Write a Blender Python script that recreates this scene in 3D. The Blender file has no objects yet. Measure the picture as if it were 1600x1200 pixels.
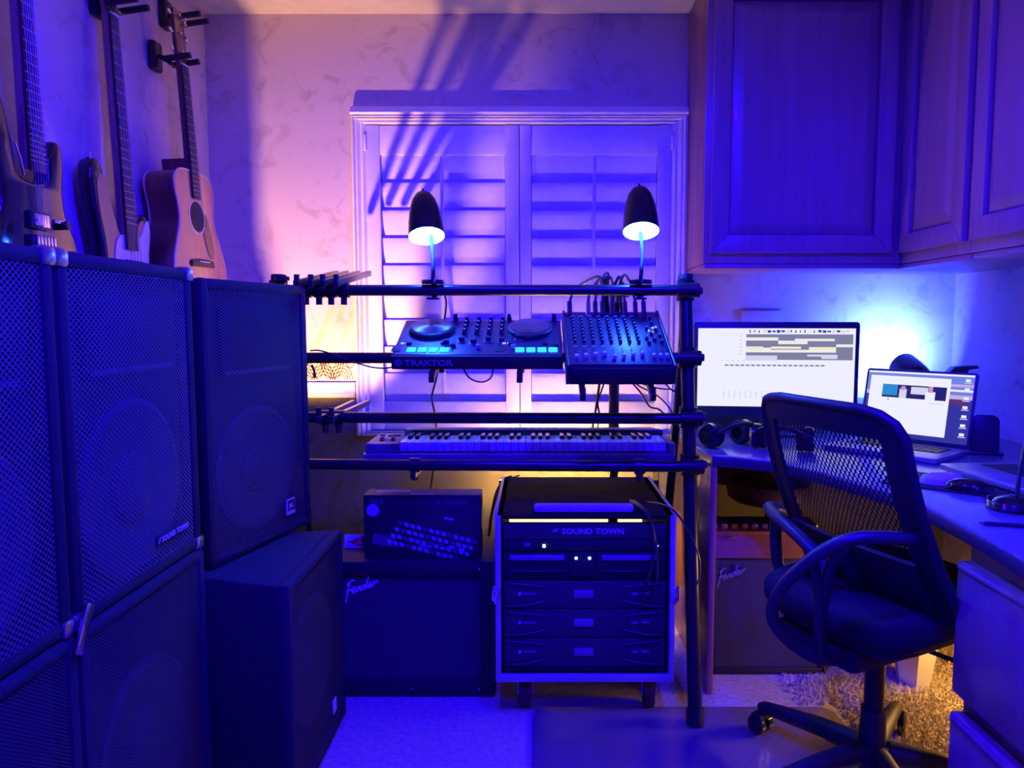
import bpy, bmesh, math, random
from mathutils import Vector, Matrix, Euler
random.seed(7)
PI = math.pi
S = bpy.context.scene
COL = S.collection
# ------------------------------------------------------------------ camera
F, PPX, PPY, H = 1155.0, 838.0, 600.0, 1.2
PITCH = math.radians(4.95)
cam = bpy.data.objects.new('camera', bpy.data.cameras.new('camera'))
COL.objects.link(cam)
cam.location = (0, 0, H)
cam.rotation_euler = (PI/2 - PITCH, 0, 0)
cam.data.sensor_width = 36; cam.data.lens = 36*F/1600
cam.data.shift_x = -(PPX-800)/1600
cam.data.clip_start = .05
S.camera = cam
# ------------------------------------------------------------------ world, view
w = bpy.data.worlds.new('night'); S.world = w; w.use_nodes = True
w.node_tree.nodes['Background'].inputs[0].default_value = (.02, .01, .2, 1)
w.node_tree.nodes['Background'].inputs[1].default_value = .02
vs = S.view_settings
vs.view_transform = 'Standard'; vs.look = 'None'; vs.gamma = 1; vs.use_curve_mapping = False
vs.exposure = 0.0
BLUE = (.012, .0, 1.0)
WARM = (1.0, .50, .13)
def lamp(name, kind, loc, power, color, size=.05, rot=(0,0,0), spot=None, blend=.3):
    l = bpy.data.lights.new(name, kind); l.energy = power; l.color = color
    if kind == 'AREA': l.shape = 'DISK'; l.size = size
    else: l.shadow_soft_size = size
    if spot: l.spot_size = math.radians(spot); l.spot_blend = blend
    o = bpy.data.objects.new(name, l); COL.objects.link(o)
    o.location = loc; o.rotation_euler = rot
    return o
# recessed ceiling downlights with blue bulbs, above and behind the camera
for i, (x, y, p) in enumerate([(-.15, 1.15, 90), (.55, .75, 90), (.35, -.45, 95)]):
    lamp('ceiling_downlight', 'AREA', (x, y, 2.34), p, BLUE, .16)
# ------------------------------------------------------------------ helpers
def ray(px, py):
    cx, cy = (px-PPX)/F, (PPY-py)/F
    return Vector((cx, math.cos(PITCH) + cy*math.sin(PITCH), cy*math.cos(PITCH) - math.sin(PITCH)))
def at(px, py, y):
    r = ray(px, py); t = y/r.y
    return Vector((r.x*t, y, H + r.z*t))
def atz(px, py, z):
    r = ray(px, py); t = (z-H)/r.z
    return Vector((r.x*t, r.y*t, z))
def zat(py, y): return at(PPX, py, y).z

class MB:
    def __init__(s): s.bm = bmesh.new()
    def _merge(s, t, M=None, mi=0):
        if M is not None: t.transform(M)
        for f in t.faces: f.material_index = mi
        me = bpy.data.meshes.new('t'); t.to_mesh(me); t.free()
        s.bm.from_mesh(me); bpy.data.meshes.remove(me)
        return s
    def box(s, c, d, bev=0, M=None, mi=0, seg=2):
        t = bmesh.new(); bmesh.ops.create_cube(t, size=1)
        for v in t.verts: v.co = Vector((v.co.x*d[0], v.co.y*d[1], v.co.z*d[2]))
        if bev: bmesh.ops.bevel(t, geom=t.edges[:], offset=bev, segments=seg, affect='EDGES', profile=.5)
        T = Matrix.Translation(c)
        return s._merge(t, (T @ M) if M is not None else T, mi)
    def prism(s, pts, a, b, axis='z', bev=0, mi=0, seg=2):
        """outline pts (2D) extruded from a to b along axis; (u,v) -> z:(x,y) y:(x,z) x:(y,z)"""
        def m(u, v, h): return {'z': (u, v, h), 'y': (u, h, v), 'x': (h, u, v)}[axis]
        t = bmesh.new()
        A = [t.verts.new(m(u, v, a)) for u, v in pts]; B = [t.verts.new(m(u, v, b)) for u, v in pts]
        t.faces.new(A); t.faces.new(B[::-1]); n = len(pts)
        for i in range(n): t.faces.new((A[i], B[i], B[(i+1) % n], A[(i+1) % n]))
        bmesh.ops.recalc_face_normals(t, faces=t.faces[:])
        if bev:
            es = [e for e in t.edges if all(v in A for v in e.verts) or all(v in B for v in e.verts)]
            bmesh.ops.bevel(t, geom=es, offset=bev, segments=seg, affect='EDGES', profile=.5)
        return s._merge(t, None, mi)
    def tube(s, pts, r, n=8, flat=1.0, mi=0, closed=False):
        pts = [Vector(p) for p in pts]; t = bmesh.new(); rings = []
        N = len(pts); up = None
        for i, p in enumerate(pts):
            if closed: d = (pts[(i+1) % N]-pts[i-1])
            else: d = (pts[min(i+1, N-1)]-pts[max(i-1, 0)])
            d.normalize()
            if up is None:
                up = Vector((0, 0, 1)) if abs(d.z) < .9 else Vector((0, 1, 0))
            a = d.cross(up).normalized(); up = a.cross(d).normalized()
            rr = r[i] if isinstance(r, (list, tuple)) else r
            rings.append([t.verts.new(p + a*rr*math.cos(2*PI*k/n) + up*rr*flat*math.sin(2*PI*k/n)) for k in range(n)])
        for i in range(N if closed else N-1):
            A, B = rings[i], rings[(i+1) % N]
            for k in range(n): t.faces.new((A[k], A[(k+1) % n], B[(k+1) % n], B[k]))
        if not closed:
            t.faces.new(rings[0][::-1]); t.faces.new(rings[-1])
        bmesh.ops.recalc_face_normals(t, faces=t.faces[:])
        return s._merge(t, None, mi)
    def bar(s, a, b, wd, ht, up=(0, 0, 1), mi=0, bev=0):
        a, b = Vector(a), Vector(b); d = (b-a); L = d.length; d.normalize()
        x = d.cross(Vector(up)).normalized(); u = x.cross(d)
        M = Matrix((x, d, u)).transposed().to_4x4()
        return s.box((a+b)/2, (wd, L, ht), bev, M, mi)
    def lathe(s, prof, n=24, M=None, mi=0):
        t = bmesh.new(); rings = []
        for r, z in prof:
            if r < 1e-6: rings.append([t.verts.new((0, 0, z))])
            else: rings.append([t.verts.new((r*math.cos(2*PI*k/n), r*math.sin(2*PI*k/n), z)) for k in range(n)])
        for A, B in zip(rings, rings[1:]):
            for k in range(n):
                q = [A[k % len(A)], A[(k+1) % len(A)], B[(k+1) % len(B)], B[k % len(B)]]
                u = []
                for v in q:
                    if v not in u: u.append(v)
                if len(u) > 2:
                    try: t.faces.new(u)
                    except ValueError: pass
        bmesh.ops.recalc_face_normals(t, faces=t.faces[:])
        return s._merge(t, M, mi)
    def cyl(s, c, r, h, n=20, M=None, mi=0, r2=None):
        r2 = r if r2 is None else r2
        T = Matrix.Translation(c)
        return s.lathe([(0, -h/2), (r, -h/2), (r2, h/2), (0, h/2)], n, (T @ M) if M is not None else T, mi)
    def grid(s, fn, nu, nv, thick=0, mi=0):
        t = bmesh.new()
        V = [[t.verts.new(fn(i/nu, j/nv)) for j in range(nv+1)] for i in range(nu+1)]
        for i in range(nu):
            for j in range(nv): t.faces.new((V[i][j], V[i+1][j], V[i+1][j+1], V[i][j+1]))
        if thick:
            bmesh.ops.recalc_face_normals(t, faces=t.faces[:])
            bmesh.ops.solidify(t, geom=t.faces[:], thickness=thick)
        return s._merge(t, None, mi)
    def quad(s, a, b, c, d, mi=0):
        t = bmesh.new(); t.faces.new([t.verts.new(p) for p in (a, b, c, d)])
        return s._merge(t, None, mi)
    def build(s, name, mats, parent=None, smooth=35, loc=None, rot=None):
        me = bpy.data.meshes.new(name); s.bm.to_mesh(me); s.bm.free()
        for m in (mats if isinstance(mats, (list, tuple)) else [mats]): me.materials.append(m)
        if smooth:
            for p in me.polygons: p.use_smooth = True
            me.set_sharp_from_angle(angle=math.radians(smooth))
        return place(name, me, parent, loc, rot)
def place(name, me, parent=None, loc=None, rot=None):
    o = bpy.data.objects.new(name, me); COL.objects.link(o)
    if parent is not None: o.parent = parent
    if loc is not None: o.location = loc
    if rot is not None: o.rotation_euler = rot
    return o
def again(o, loc=None, rot=None, parent=None):
    c = o.copy(); COL.objects.link(c)
    if parent is not None: c.parent = parent
    if loc is not None: c.location = loc
    if rot is not None: c.rotation_euler = rot
    return c
def tag(o, label, cat, group=None):
    o['label'] = label; o['category'] = cat
    if group: o['group'] = group
    return o
def thing(name, loc, label, cat, rot=(0, 0, 0), group=None):
    o = bpy.data.objects.new(name, None); COL.objects.link(o)
    o.empty_display_size = .05; o.location = loc; o.rotation_euler = rot
    return tag(o, label, cat, group)
def struct(o): o['kind'] = 'structure'; return o
def RX(a): return Matrix.Rotation(a, 4, 'X')
def RY(a): return Matrix.Rotation(a, 4, 'Y')
def RZ(a): return Matrix.Rotation(a, 4, 'Z')
def smoothpath(pts, n=8, closed=False):
    P = [Vector(p) for p in pts]; N = len(P); out = []
    for i in range(N if closed else N-1):
        if closed: a, b, c, d = P[i-1], P[i], P[(i+1) % N], P[(i+2) % N]
        else: a, b, c, d = P[max(i-1, 0)], P[i], P[i+1], P[min(i+2, N-1)]
        for k in range(n):
            t = k/n
            out.append(.5*((2*b) + (c-a)*t + (2*a-5*b+4*c-d)*t*t + (3*b-a-3*c+d)*t**3))
    if not closed: out.append(P[-1])
    return out
def smooth2(pts, n=6): return [(v.x, v.y) for v in smoothpath([(x, y, 0) for x, y in pts], n, True)]
def rrect(x0, y0, x1, y1, r, n=5):
    out = []
    for cx, cy, a in ((x1-r, y1-r, 0), (x0+r, y1-r, 90), (x0+r, y0+r, 180), (x1-r, y0+r, 270)):
        for k in range(n+1):
            t = math.radians(a+90*k/n); out.append((cx+r*math.cos(t), cy+r*math.sin(t)))
    return out
def text(name, body, size, mat, parent, loc, rot=(PI/2, 0, 0), shear=0, align='LEFT', bold=0, sx=1):
    c = bpy.data.curves.new(name, 'FONT'); c.body = body; c.size = size; c.shear = shear; c.align_x = align
    c.extrude = .0006; c.offset = bold; c.resolution_u = 2
    o = bpy.data.objects.new('tmp_text', c); COL.objects.link(o)
    bpy.context.view_layer.update()
    me = bpy.data.meshes.new_from_object(o.evaluated_get(bpy.context.evaluated_depsgraph_get()))
    bpy.data.objects.remove(o); bpy.data.curves.remove(c)
    me.name = name; me.materials.clear(); me.materials.append(mat)
    t = place(name, me, parent, loc, rot); t.scale = (sx, 1, 1)
    return t
# ------------------------------------------------------------------ materials
def mat(name, col, rough=.5, metal=0, emit=None, es=1, var=0, vs_=20, bump=0, bs=200, coat=0, spec=.5, stretch=None):
    m = bpy.data.materials.new(name); m.use_nodes = True
    nt = m.node_tree; b = nt.nodes['Principled BSDF']
    b.inputs['Base Color'].default_value = (*col, 1)
    b.inputs['Roughness'].default_value = rough; b.inputs['Metallic'].default_value = metal
    b.inputs['Specular IOR Level'].default_value = spec
    if coat: b.inputs['Coat Weight'].default_value = coat; b.inputs['Coat Roughness'].default_value = .08
    if emit: b.inputs['Emission Color'].default_value = (*emit, 1); b.inputs['Emission Strength'].default_value = es
    tc = nt.nodes.new('ShaderNodeTexCoord'); src = tc.outputs['Object']
    if stretch:
        mp = nt.nodes.new('ShaderNodeMapping'); mp.inputs['Scale'].default_value = stretch
        nt.links.new(src, mp.inputs[0]); src = mp.outputs[0]
    n = nt.nodes.new('ShaderNodeTexNoise'); n.inputs['Scale'].default_value = vs_; n.inputs['Detail'].default_value = 5
    nt.links.new(src, n.inputs['Vector'])
    r = nt.nodes.new('ShaderNodeValToRGB')
    v = var if var else .06
    r.color_ramp.elements[0].position = .3; r.color_ramp.elements[1].position = .7
    r.color_ramp.elements[0].color = (*[c*(1-v) for c in col], 1)
    r.color_ramp.elements[1].color = (*[min(1, c*(1+v)) for c in col], 1)
    nt.links.new(n.outputs[0], r.inputs[0]); nt.links.new(r.outputs[0], b.inputs['Base Color'])
    if bump:
        n2 = nt.nodes.new('ShaderNodeTexNoise'); n2.inputs['Scale'].default_value = bs; n2.inputs['Detail'].default_value = 3
        nt.links.new(src, n2.inputs['Vector'])
        bp = nt.nodes.new('ShaderNodeBump'); bp.inputs['Strength'].default_value = bump; bp.inputs['Distance'].default_value = .004
        nt.links.new(n2.outputs[0], bp.inputs['Height']); nt.links.new(bp.outputs[0], b.inputs['Normal'])
    return m
def holes(m, axes, scale, thr, shear=0):
    """punch a regular pattern of real see-through holes into a sheet material"""
    nt = m.node_tree; b = nt.nodes['Principled BSDF']; out = nt.nodes['Material Output']
    tc = nt.nodes.new('ShaderNodeTexCoord'); sp = nt.nodes.new('ShaderNodeSeparateXYZ'); nt.links.new(tc.outputs['Object'], sp.inputs[0])
    cb = nt.nodes.new('ShaderNodeCombineXYZ')
    def mul(o, k):
        q = nt.nodes.new('ShaderNodeMath'); q.operation = 'MULTIPLY'; q.inputs[1].default_value = k; nt.links.new(o, q.inputs[0]); return q.outputs[0]
    def add(a, c):
        q = nt.nodes.new('ShaderNodeMath'); nt.links.new(a, q.inputs[0]); nt.links.new(c, q.inputs[1]); return q.outputs[0]
    u, v = mul(sp.outputs[axes[0]], scale[0]), mul(sp.outputs[axes[1]], scale[1])
    # rotated lattice: holes staggered row by row
    nt.links.new(add(u, v), cb.inputs[0]); nt.links.new(add(u, mul(v, -1)), cb.inputs[1])
    vo = nt.nodes.new('ShaderNodeTexVoronoi'); vo.voronoi_dimensions = '2D'; vo.inputs['Scale'].default_value = 1; vo.inputs['Randomness'].default_value = 0
    nt.links.new(cb.outputs[0], vo.inputs['Vector'])
    lt = nt.nodes.new('ShaderNodeMath'); lt.operation = 'LESS_THAN'; lt.inputs[1].default_value = thr
    nt.links.new(vo.outputs['Distance'], lt.inputs[0])
    tr = nt.nodes.new('ShaderNodeBsdfTransparent'); mx = nt.nodes.new('ShaderNodeMixShader')
    nt.links.new(lt.outputs[0], mx.inputs[0]); nt.links.new(b.outputs[0], mx.inputs[1]); nt.links.new(tr.outputs[0], mx.inputs[2])
    nt.links.new(mx.outputs[0], out.inputs['Surface'])
    return m
def wood(name, a, b_, rough=.32, scale=(18, 18, 1.2), coat=.25):
    m = mat(name, a, rough, coat=coat)
    nt = m.node_tree; b = nt.nodes['Principled BSDF']
    tc = nt.nodes.new('ShaderNodeTexCoord'); mp = nt.nodes.new('ShaderNodeMapping'); mp.inputs['Scale'].default_value = scale
    nt.links.new(tc.outputs['Object'], mp.inputs[0])
    n = nt.nodes.new('ShaderNodeTexNoise'); n.inputs['Scale'].default_value = 1.6; n.inputs['Detail'].default_value = 7; n.inputs['Distortion'].default_value = .8
    nt.links.new(mp.outputs[0], n.inputs['Vector'])
    r = nt.nodes.new('ShaderNodeValToRGB'); r.color_ramp.elements[0].position = .32; r.color_ramp.elements[1].position = .68
    r.color_ramp.elements[0].color = (*b_, 1); r.color_ramp.elements[1].color = (*a, 1)
    nt.links.new(n.outputs[0], r.inputs[0]); nt.links.new(r.outputs[0], b.inputs['Base Color'])
    bp = nt.nodes.new('ShaderNodeBump'); bp.inputs['Strength'].default_value = .12; bp.inputs['Distance'].default_value = .002
    nt.links.new(n.outputs[0], bp.inputs['Height']); nt.links.new(bp.outputs[0], b.inputs['Normal'])
    return m
def wallpaper(name, base, vein):
    m = mat(name, base, .75)
    nt = m.node_tree; b = nt.nodes['Principled BSDF']; tc = nt.nodes.new('ShaderNodeTexCoord')
    n1 = nt.nodes.new('ShaderNodeTexNoise'); n1.inputs['Scale'].default_value = 9; n1.inputs['Detail'].default_value = 8; n1.inputs['Roughness'].default_value = .62; n1.inputs['Distortion'].default_value = 1.3
    n2 = nt.nodes.new('ShaderNodeTexNoise'); n2.inputs['Scale'].default_value = 2.2; n2.inputs['Detail'].default_value = 3
    for n in (n1, n2): nt.links.new(tc.outputs['Object'], n.inputs['Vector'])
    r = nt.nodes.new('ShaderNodeValToRGB'); e = r.color_ramp.elements
    e[0].position = .30; e[0].color = (*vein, 1); e[1].position = .47; e[1].color = (*base, 1)
    nt.links.new(n1.outputs[0], r.inputs[0])
    mx = nt.nodes.new('ShaderNodeMix'); mx.data_type = 'RGBA'; mx.blend_type = 'MULTIPLY'; mx.inputs[0].default_value = .35
    nt.links.new(r.outputs[0], mx.inputs[6])
    r2 = nt.nodes.new('ShaderNodeValToRGB'); r2.color_ramp.elements[0].color = (.62, .6, .6, 1); r2.color_ramp.elements[0].position = .3
    nt.links.new(n2.outputs[0], r2.inputs[0]); nt.links.new(r2.outputs[0], mx.inputs[7])
    nt.links.new(mx.outputs[2], b.inputs['Base Color'])
    return m
M = {}
M['wallpaper'] = wallpaper('wallpaper', (.62, .52, .50), (.46, .36, .34))
M['olive'] = wallpaper('olive_wallpaper', (.16, .145, .085), (.09, .08, .045))
M['ceiling'] = mat('ceiling_paint', (.56, .53, .51), .9, bump=.2, bs=90)
M['white'] = mat('white_paint', (.68, .66, .64), .42)
M['carpet'] = mat('beige_carpet', (.52, .44, .36), .95, var=.22, vs_=60, bump=.9, bs=240)
M['wood'] = wood('maple', (.41, .21, .25), (.35, .17, .20))
M['woodside'] = wood('maple_side', (.42, .20, .12), (.30, .13, .08))
M['desk'] = mat('grey_laminate', (.20, .18, .22), .22, var=.25, vs_=90)
M['black'] = mat('black_plastic', (.030, .030, .034), .38)
M['satin'] = mat('satin_black_metal', (.022, .022, .026), .3, .3)
M['gloss'] = mat('gloss_black', (.010, .010, .013), .12, coat=.6)
M['dark'] = mat('matte_black', (.014, .014, .018), .7)
M['box'] = mat('black_speaker_paint', (.032, .032, .037), .7, bump=.35, bs=420, spec=.12)
M['subbox'] = mat('black_sub_paint', (.036, .036, .042), .85, bump=.3, bs=500, spec=.1)
M['grille'] = holes(mat('hex_steel_grille', (.10, .10, .112), .6, 0, spec=.12), (0, 2), (75, 95), .36)
M['linegrille'] = holes(mat('fine_steel_grille', (.062, .062, .07), .65, 0, spec=.1), (0, 2), (60, 125), .36)
M['subgrille'] = holes(mat('dark_sub_grille', (.05, .05, .058), .7, 0, spec=.1), (0, 2), (110, 150), .34)
M['cone'] = mat('paper_cone', (.10, .10, .11), .8, spec=.1)
M['steel'] = mat('brushed_steel', (.55, .55, .58), .28, 1)
M['alu'] = mat('aluminium_edge', (.5, .5, .55), .45, .55)
M['chrome'] = mat('chrome', (.8, .8, .82), .12, 1)
M['cloth'] = mat('black_grille_cloth', (.045, .045, .055), .9, var=.2, vs_=300, bump=.5, bs=700)
M['tolex'] = mat('black_tolex', (.016, .016, .02), .55, bump=.4, bs=500)
M['tweed'] = mat('brown_amp_cover', (.38, .13, .018), .5, var=.15, vs_=120)
M['ampcloth'] = holes(mat('woven_amp_cloth', (.055, .045, .06), .8), (0, 2), (95, 95), .2)
M['cream'] = mat('cream_plastic', (.78, .60, .36), .4)
M['knobcream'] = mat('orange_cream_knob', (.80, .50, .14), .4)  # cream turned strongly towards orange
M['print'] = mat('silver_print', (.5, .5, .55), .4)
M['whiteprint'] = mat('white_print', (.75, .75, .78), .45)
M['greyprint'] = mat('grey_print', (.22, .22, .27), .5)
M['whitekey'] = mat('white_keys', (.72, .72, .74), .25)
M['kbbody'] = mat('grey_keyboard_body', (.14, .12, .14), .42)
M['guitop'] = wood('spruce_top', (.78, .42, .16), (.70, .35, .12), .25, (30, 30, 1.2), .5)
M['mahog'] = wood('mahogany', (.20, .06, .035), (.13, .035, .02), .3, (20, 20, 1.5), .4)
M['rose'] = wood('rosewood', (.055, .028, .02), (.03, .016, .012), .45, (60, 60, 3), 0)
M['neck'] = wood('maple_neck', (.40, .24, .11), (.33, .19, .08), .3, (40, 40, 2), .3)
M['fret'] = mat('fret_wire', (.40, .38, .38), .35, 1)
M['string'] = mat('guitar_string', (.22, .21, .22), .4, 1)
M['pearl'] = mat('white_pickguard', (.62, .6, .66), .3)
M['mat_'] = mat('chair_mat_vinyl', (.20, .15, .16), .22, var=.1, vs_=8)
M['mesh'] = holes(mat('black_mesh_fabric', (.012, .012, .016), .7), (0, 2), (80, 52), .40)
M['chairpl'] = mat('chair_plastic', (.020, .020, .025), .5)
M['chairarm'] = mat('chair_arm_plastic', (.034, .034, .042), .42)
M['seat'] = mat('chair_fabric', (.012, .012, .016), .9, bump=.4, bs=600)
M['rubber'] = mat('black_rubber', (.012, .012, .014), .6)
M['caster'] = mat('maroon_caster_tyre', (.10, .025, .03), .5)
M['alulap'] = mat('grey_aluminium_laptop', (.42, .40, .44), .35, .6)
M['mousew'] = mat('white_mouse_shell', (.75, .75, .78), .2)
M['card'] = mat('white_card', (.75, .62, .72), .6)
M['redcard'] = mat('red_print', (.75, .06, .05), .6)
M['boxcard'] = mat('box_print_black', (.022, .022, .03), .35)
M['boxtop'] = mat('box_top_brown', (.16, .12, .12), .5)
M['bin'] = mat('white_bin_plastic', (.6, .6, .65), .5)
M['gold'] = mat('brass', (.75, .5, .2), .3, 1)
M['outlet'] = mat('outlet_plate', (.55, .55, .58), .4)
M['leather'] = mat('brown_vinyl_seat', (.05, .022, .015), .45, bump=.3, bs=200)
M['shade_in'] = mat('white_shade_enamel', (.85, .88, .9), .5)
M['bulb'] = mat('blue_bulb', (.8, .9, 1), .4, emit=(.35, .75, 1), es=30)
M['glowdesk'] = mat('warm_desk_diffuser', (.9, .8, .6), .4, emit=(1, .50, .11), es=140)
M['glowwarm'] = mat('warm_led_diffuser', (.9, .8, .6), .4, emit=(1, .62, .22), es=2.5)
M['glowtube'] = mat('warm_tube_diffuser', (.9, .8, .6), .4, emit=(1, .52, .15), es=210)
M['cyanpad'] = mat('lit_cyan_pad', (.1, .6, .6), .5, emit=(.03, .66, .80), es=1.1)
M['ledgreen'] = mat('green_led', (.3, 1, .3), .5, emit=(.5, 1, .15), es=3)
M['ledblue'] = mat('blue_led', (.5, .7, 1), .5, emit=(.3, .65, 1), es=4)
M['ledwhite'] = mat('white_led', (.8, .8, 1), .5, emit=(.55, .5, 1), es=1.2)
def screenmat(n, c, s=1.0): return mat(n, (.02, .02, .02), .4, emit=c, es=s)
M['scr'] = screenmat('screen_white', (.86, .86, .90), 1.0)
M['scrgrey'] = screenmat('screen_grey', (.21, .21, .25))
M['scryel'] = screenmat('screen_yellow', (.86, .82, .50))
M['scrcream'] = screenmat('screen_cream', (.86, .84, .72))
M['scrblue'] = screenmat('screen_navy', (.03, .04, .22))
M['scrteal'] = screenmat('screen_teal', (.10, .22, .25))
M['scrpale'] = screenmat('screen_pale_grey', (.66, .66, .72))
M['scrsea'] = screenmat('screen_sea', (.03, .03, .22))
M['scrsky'] = screenmat('screen_sky', (.16, .22, .62))
M['scrcloud'] = screenmat('screen_cloud', (.55, .42, .62))
M['scrrock'] = screenmat('screen_rock', (.09, .03, .07))
M['scrblk'] = screenmat('screen_black', (.015, .012, .03))
M['scrcy'] = screenmat('screen_cyan', (.02, .25, .48))
M['scrskin'] = screenmat('screen_skin', (.62, .30, .30))
M['padlit'] = mat('printed_pads', (.32, .32, .45), .4)
M['padgrey'] = mat('printed_dark_pads', (.10, .10, .14), .4)
# ------------------------------------------------------------------ room shell
D, ZC, XL, XR, YB = 2.95, 2.37, -1.277, 1.66, -1.7
ZR = .89          # top of the dark lower wall
T = .06
struct(MB().box(((XL+XR)/2, (D+YB)/2, -T/2), (XR-XL+.3, D-YB+.3, T)).build('floor', M['carpet']))
struct(MB().box(((XL+XR)/2, (D+YB)/2, ZC+T/2), (XR-XL+.3, D-YB+.3, T)).build('ceiling', M['ceiling']))
wx0, wx1 = at(575, 430, D-.02).x, at(1047, 430, D-.02).x
wz0, wz1 = zat(672, D), zat(196, D)
b = MB()
b.box(((XL+wx0)/2, D+T/2, (ZR+ZC)/2), (wx0-XL, T, ZC-ZR)).box(((wx1+XR)/2, D+T/2, (ZR+ZC)/2), (XR-wx1, T, ZC-ZR))
b.box(((wx0+wx1)/2, D+T/2, (wz1+ZC)/2), (wx1-wx0, T, ZC-wz1))
b.box(((XL+wx0)/2, D+T/2, ZR/2), (wx0-XL, T, ZR), mi=1).box(((wx1+XR)/2, D+T/2, ZR/2), (XR-wx1, T, ZR), mi=1)
b.box(((wx0+wx1)/2, D+T/2, wz0/2), (wx1-wx0, T, wz0), mi=1)
struct(b.build('wall_back', [M['wallpaper'], M['olive']]))
for nm, x in (('wall_left', XL-T/2), ('wall_right', XR+T/2)):
    b = MB(); b.box((x, (D+YB)/2, (ZR+ZC)/2), (T, D-YB, ZC-ZR)).box((x, (D+YB)/2, ZR/2), (T, D-YB, ZR), mi=1 if nm == 'wall_left' else 0)
    struct(b.build(nm, [M['wallpaper'], M['olive']]))
struct(MB().box(((XL+XR)/2, YB-T/2, ZC/2), (XR-XL, T, ZC)).build('wall_rear', M['wallpaper']))
# chair rail and wallpaper border left of the window
cx0 = at(553, 430, D).x
b = MB(); L = cx0-XL; mx = (XL+cx0)/2
b.prism([(D, .888), (D-.022, .892), (D-.030, .905), (D-.018, .918), (D-.026, .935), (D-.020, .952), (D, .952)], XL, cx0, 'x')
struct(b.build('trim_1', M['white'], None, 25))
b = MB().box((mx, D-.0015, .996), (L, .003, .078)); bo = struct(b.build('trim_2', M['cream']))
b = MB()
for k in range(40):
    x = XL + .03 + k*.036
    for r in (.012, .020, .028, .036):
        sgn = 1 if k % 2 else -1
        arc = [(x + r*math.cos(a)*1.25, D-.0035, .996 + sgn*(-.034) + sgn*r*1.7*math.sin(a)) for a in [PI*j/7 for j in range(8)]]
        if x + r*1.3 < cx0-.005 and x - r*1.3 > XL+.005: b.tube(arc, .0016, 4)
b.build('border_pattern', M['rose'], bo)['kind'] = 'stuff'
struct(MB().prism([(D, 0), (D-.018, 0), (D-.018, .09), (D-.010, .105), (D, .105)], XL, XR, 'x').build('baseboard_back', M['white']))
struct(MB().prism([(XL, 0), (XL+.018, 0), (XL+.018, .09), (XL+.010, .105), (XL, .105)], YB, D-.02, 'y').build('baseboard_left', M['white']))
# ------------------------------------------------------------------ window with plantation shutters
win = thing('window_1', (0, D, 0), 'white framed window closed by two plantation shutters behind the rack', 'window'); del win['category']; struct(win)
ox0, ox1 = at(553, 430, D-.03).x, at(1071, 430, D-.03).x
oz1, oz0 = zat(180, D-.03), zat(680, D-.03)
ix0, ix1, iz1, iz0 = wx0, wx1, wz1, wz0
b = MB()
for (xa, xb) in ((ox0, ix0), (ix1, ox1)):
    s = 1 if xa == ox0 else -1
    o_ = xa if s > 0 else xb; wd = abs(xb-xa)
    prof = [(0, 0), (0, -.034), (.18, -.040), (.30, -.028), (.42, -.034), (.62, -.022), (.80, -.026), (1, -.016), (1, 0)]
    b.prism([(o_ + s*u*wd, v) for u, v in prof], oz0, oz1, 'z')
prof = [(0, 0), (0, -.0345), (.18, -.0405), (.30, -.0285), (.42, -.0345), (.62, -.0225), (.80, -.0265), (1, -.0165), (1, 0)]
b.prism([(v, oz1 - u*(oz1-iz1)) for u, v in prof], ox0+.0005, ox1-.0005, 'x')
b.prism([(v, oz0 + u*(iz0-oz0)) for u, v in prof], ox0+.0005, ox1-.0005, 'x')
b.build('window_casing', M['white'], win, 20)
MB().prism([(0, oz1), (-.04, oz1), (-.046, oz1+.008), (-.03, oz1+.033), (0, oz1+.033)], ox0, ox1, 'x').build('head_moulding', M['white'], win, 20)
MB().box(((ix0+ix1)/2, .055, (iz0+iz1)/2), (ix1-ix0, .006, iz1-iz0)).build('pane', M['gloss'], win)
MB().box(((ix0+ix1)/2, .07, (iz0+iz1)/2), (ix1-ix0+.06, .01, iz1-iz0+.06)).build('outer_sash', M['dark'], win)
def px2x(p): return at(p, 430, D-.01).x
ztop, zpitch = zat(243, D-.01), (zat(243, D-.01)-zat(627, D-.01))/9
louver0 = None
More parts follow.
